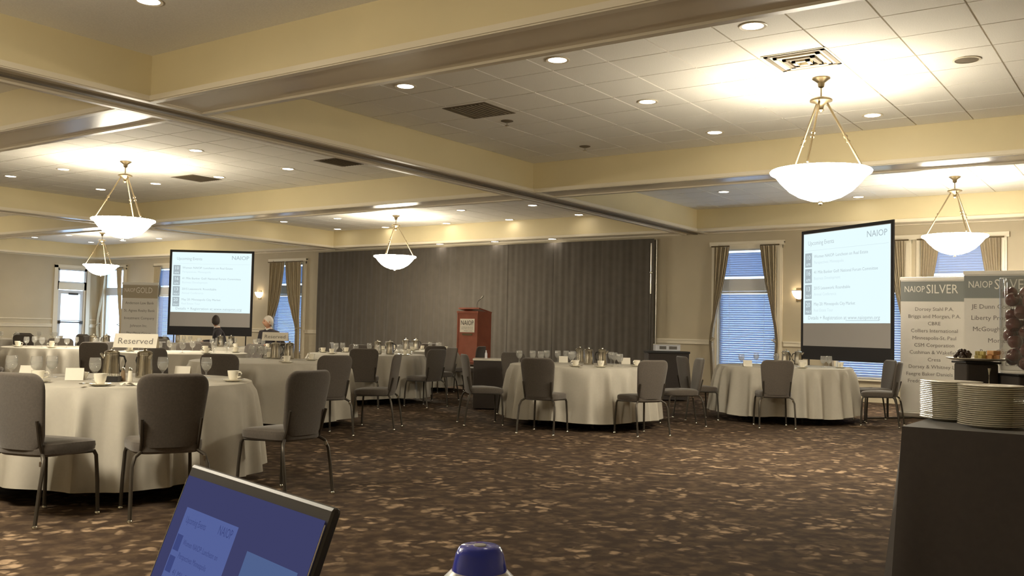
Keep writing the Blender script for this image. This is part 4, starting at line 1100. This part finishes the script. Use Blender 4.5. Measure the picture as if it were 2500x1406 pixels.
MB().rbox((0, 0, .145), (.18, .16, .29), .01).build('body', 'black_linen', s); MB().rbox((0, 0, .296), (.20, .18, .012), .004).build('top_plate', 'black_plastic', s)
zt = p.z+.303
tr = MB().lathe([(.06, 0), (.13, .004), (.165, .014), (.167, .018), (.16, .017), (.12, .009), (.002, .007)], 32).build('fruit_tray', 'china', None, True, (p.x+RT2.x*.01, p.y+RT2.y*.01, zt)); tag(tr, 'shallow white tray of cut fruit on the black riser', 'tray')
for k in range(22):
    a = random.uniform(0, 6.28); r_ = random.uniform(0, .04); q = p+RT2*(-.075+r_*cos(a))+FW2*(r_*sin(a))
    o = MB().ball((0, 0, 0), .0125, 8).build('grape', 'grape_skin', None, True, (q.x, q.y, zt+.025+.017*(k//9)*(1-r_*8))); tag(o, 'dark grape heaped on the fruit tray', 'grape', 'grapes on the fruit tray')
for k in range(5):
    q = p+RT2*(.0+.014*(k % 3))+FW2*(-.05+.03*(k//2)); o = MB().rbox((0, 0, 0), (.030, .022, .024), .004).build('melon_cube', 'melon_flesh', None, False, (q.x, q.y, zt+.022+.024*(k % 2))); o.rotation_euler = (0, 0, k); tag(o, 'pale melon cube on the fruit tray', 'fruit', 'melon cubes on the fruit tray')
for k in range(7):
    q = p+RT2*(.055+.018*(k % 4))+FW2*(-.05+.03*(k//3)); o = MB().rbox((0, 0, 0), (.034, .024, .026), .004).build('cantaloupe_cube', 'cantaloupe', None, False, (q.x, q.y, zt+.023+.026*(k % 2))); o.rotation_euler = (0, 0, k*.8); tag(o, 'orange cantaloupe cube on the fruit tray', 'fruit', 'cantaloupe cubes on the fruit tray')
o = MB().tube([(0, 0, 0), (.0, .0, .05), (.005, 0, .085)], .006, 8, rs=[.004, .004, .010]).build('serving_spoon', 'chrome', None, True, p+RT2*.03-FW2*.09-Vector((0, 0, .0))+Vector((0, 0, .18))); tag(o, 'bright serving spoon hooked on the black riser', 'spoon')
p = spot(2520, 5.3); p.z = .7515
s = thing('vase_riser', 'low black riser under the vase of apples', 'riser', p, RTZ); MB().rbox((0, 0, .115), (.30, .30, .23), .01).build('body', 'black_linen', s); MB().rbox((0, 0, .236), (.32, .32, .012), .004).build('top_plate', 'black_plastic', s)
zv = p.z+.243
s = thing('glass_vase', 'tall clear glass cylinder vase filled with red apples', 'vase', (p.x, p.y, zv))
MB().lathe([(.155, 0), (.160, .006), (.160, .53), (.1565, .532), (.154, .53), (.154, .014), (.002, .013)], 48).build('cylinder', 'vase_glass', s, True)
apple = MB().lathe([(.002, .006), (.012, .001), (.026, .003), (.038, .020), (.042, .042), (.036, .062), (.022, .072), (.008, .068), (.002, .060)], 16, cap0=False, cap1=False).mesh('apple', 'apple_skin', True)
stem = MB().tube([(0, 0, .060), (.003, 0, .082)], .0016, 5).mesh('stem', 'grape_skin')
pk = random.Random(5); placed = []; RA, RV = .0405, .154
for k in range(46):                      # drop each apple to the lowest resting place found
    best = None
    for tr_ in range(70):
        rr = (RV-RA-.003)*sqrt(pk.random()); a = pk.uniform(0, 2*pi); x, y = rr*cos(a), rr*sin(a); z = RA
        for (X, Y, Z) in placed:
            d2 = (x-X)**2+(y-Y)**2
            if d2 < (2*RA)**2: z = max(z, Z+sqrt((2*RA)**2-d2))
        if best is None or z < best[2]: best = (x, y, z)
    placed.append(best)
for (x, y, z) in placed:
    if z > .47: continue
    tilt = Matrix.Rotation(pk.uniform(-.9, .9), 4, 'X') @ Matrix.Rotation(pk.uniform(-.9, .9), 4, 'Y') @ Matrix.Rotation(pk.uniform(0, 6.28), 4, 'Z')
    o = bpy.data.objects.new('apple', apple); COL.objects.link(o); kk = pk.uniform(.90, .97)
    o.matrix_world = Matrix.Translation(Vector((p.x+x, p.y+y, zv+.014+z))) @ tilt @ Matrix.Scale(kk, 4) @ Matrix.Translation(Vector((0, 0, -.0385)))
    tag(o, 'dark red apple piled inside the glass vase', 'apple', 'apples in the glass vase'); inst('stem', stem, o)
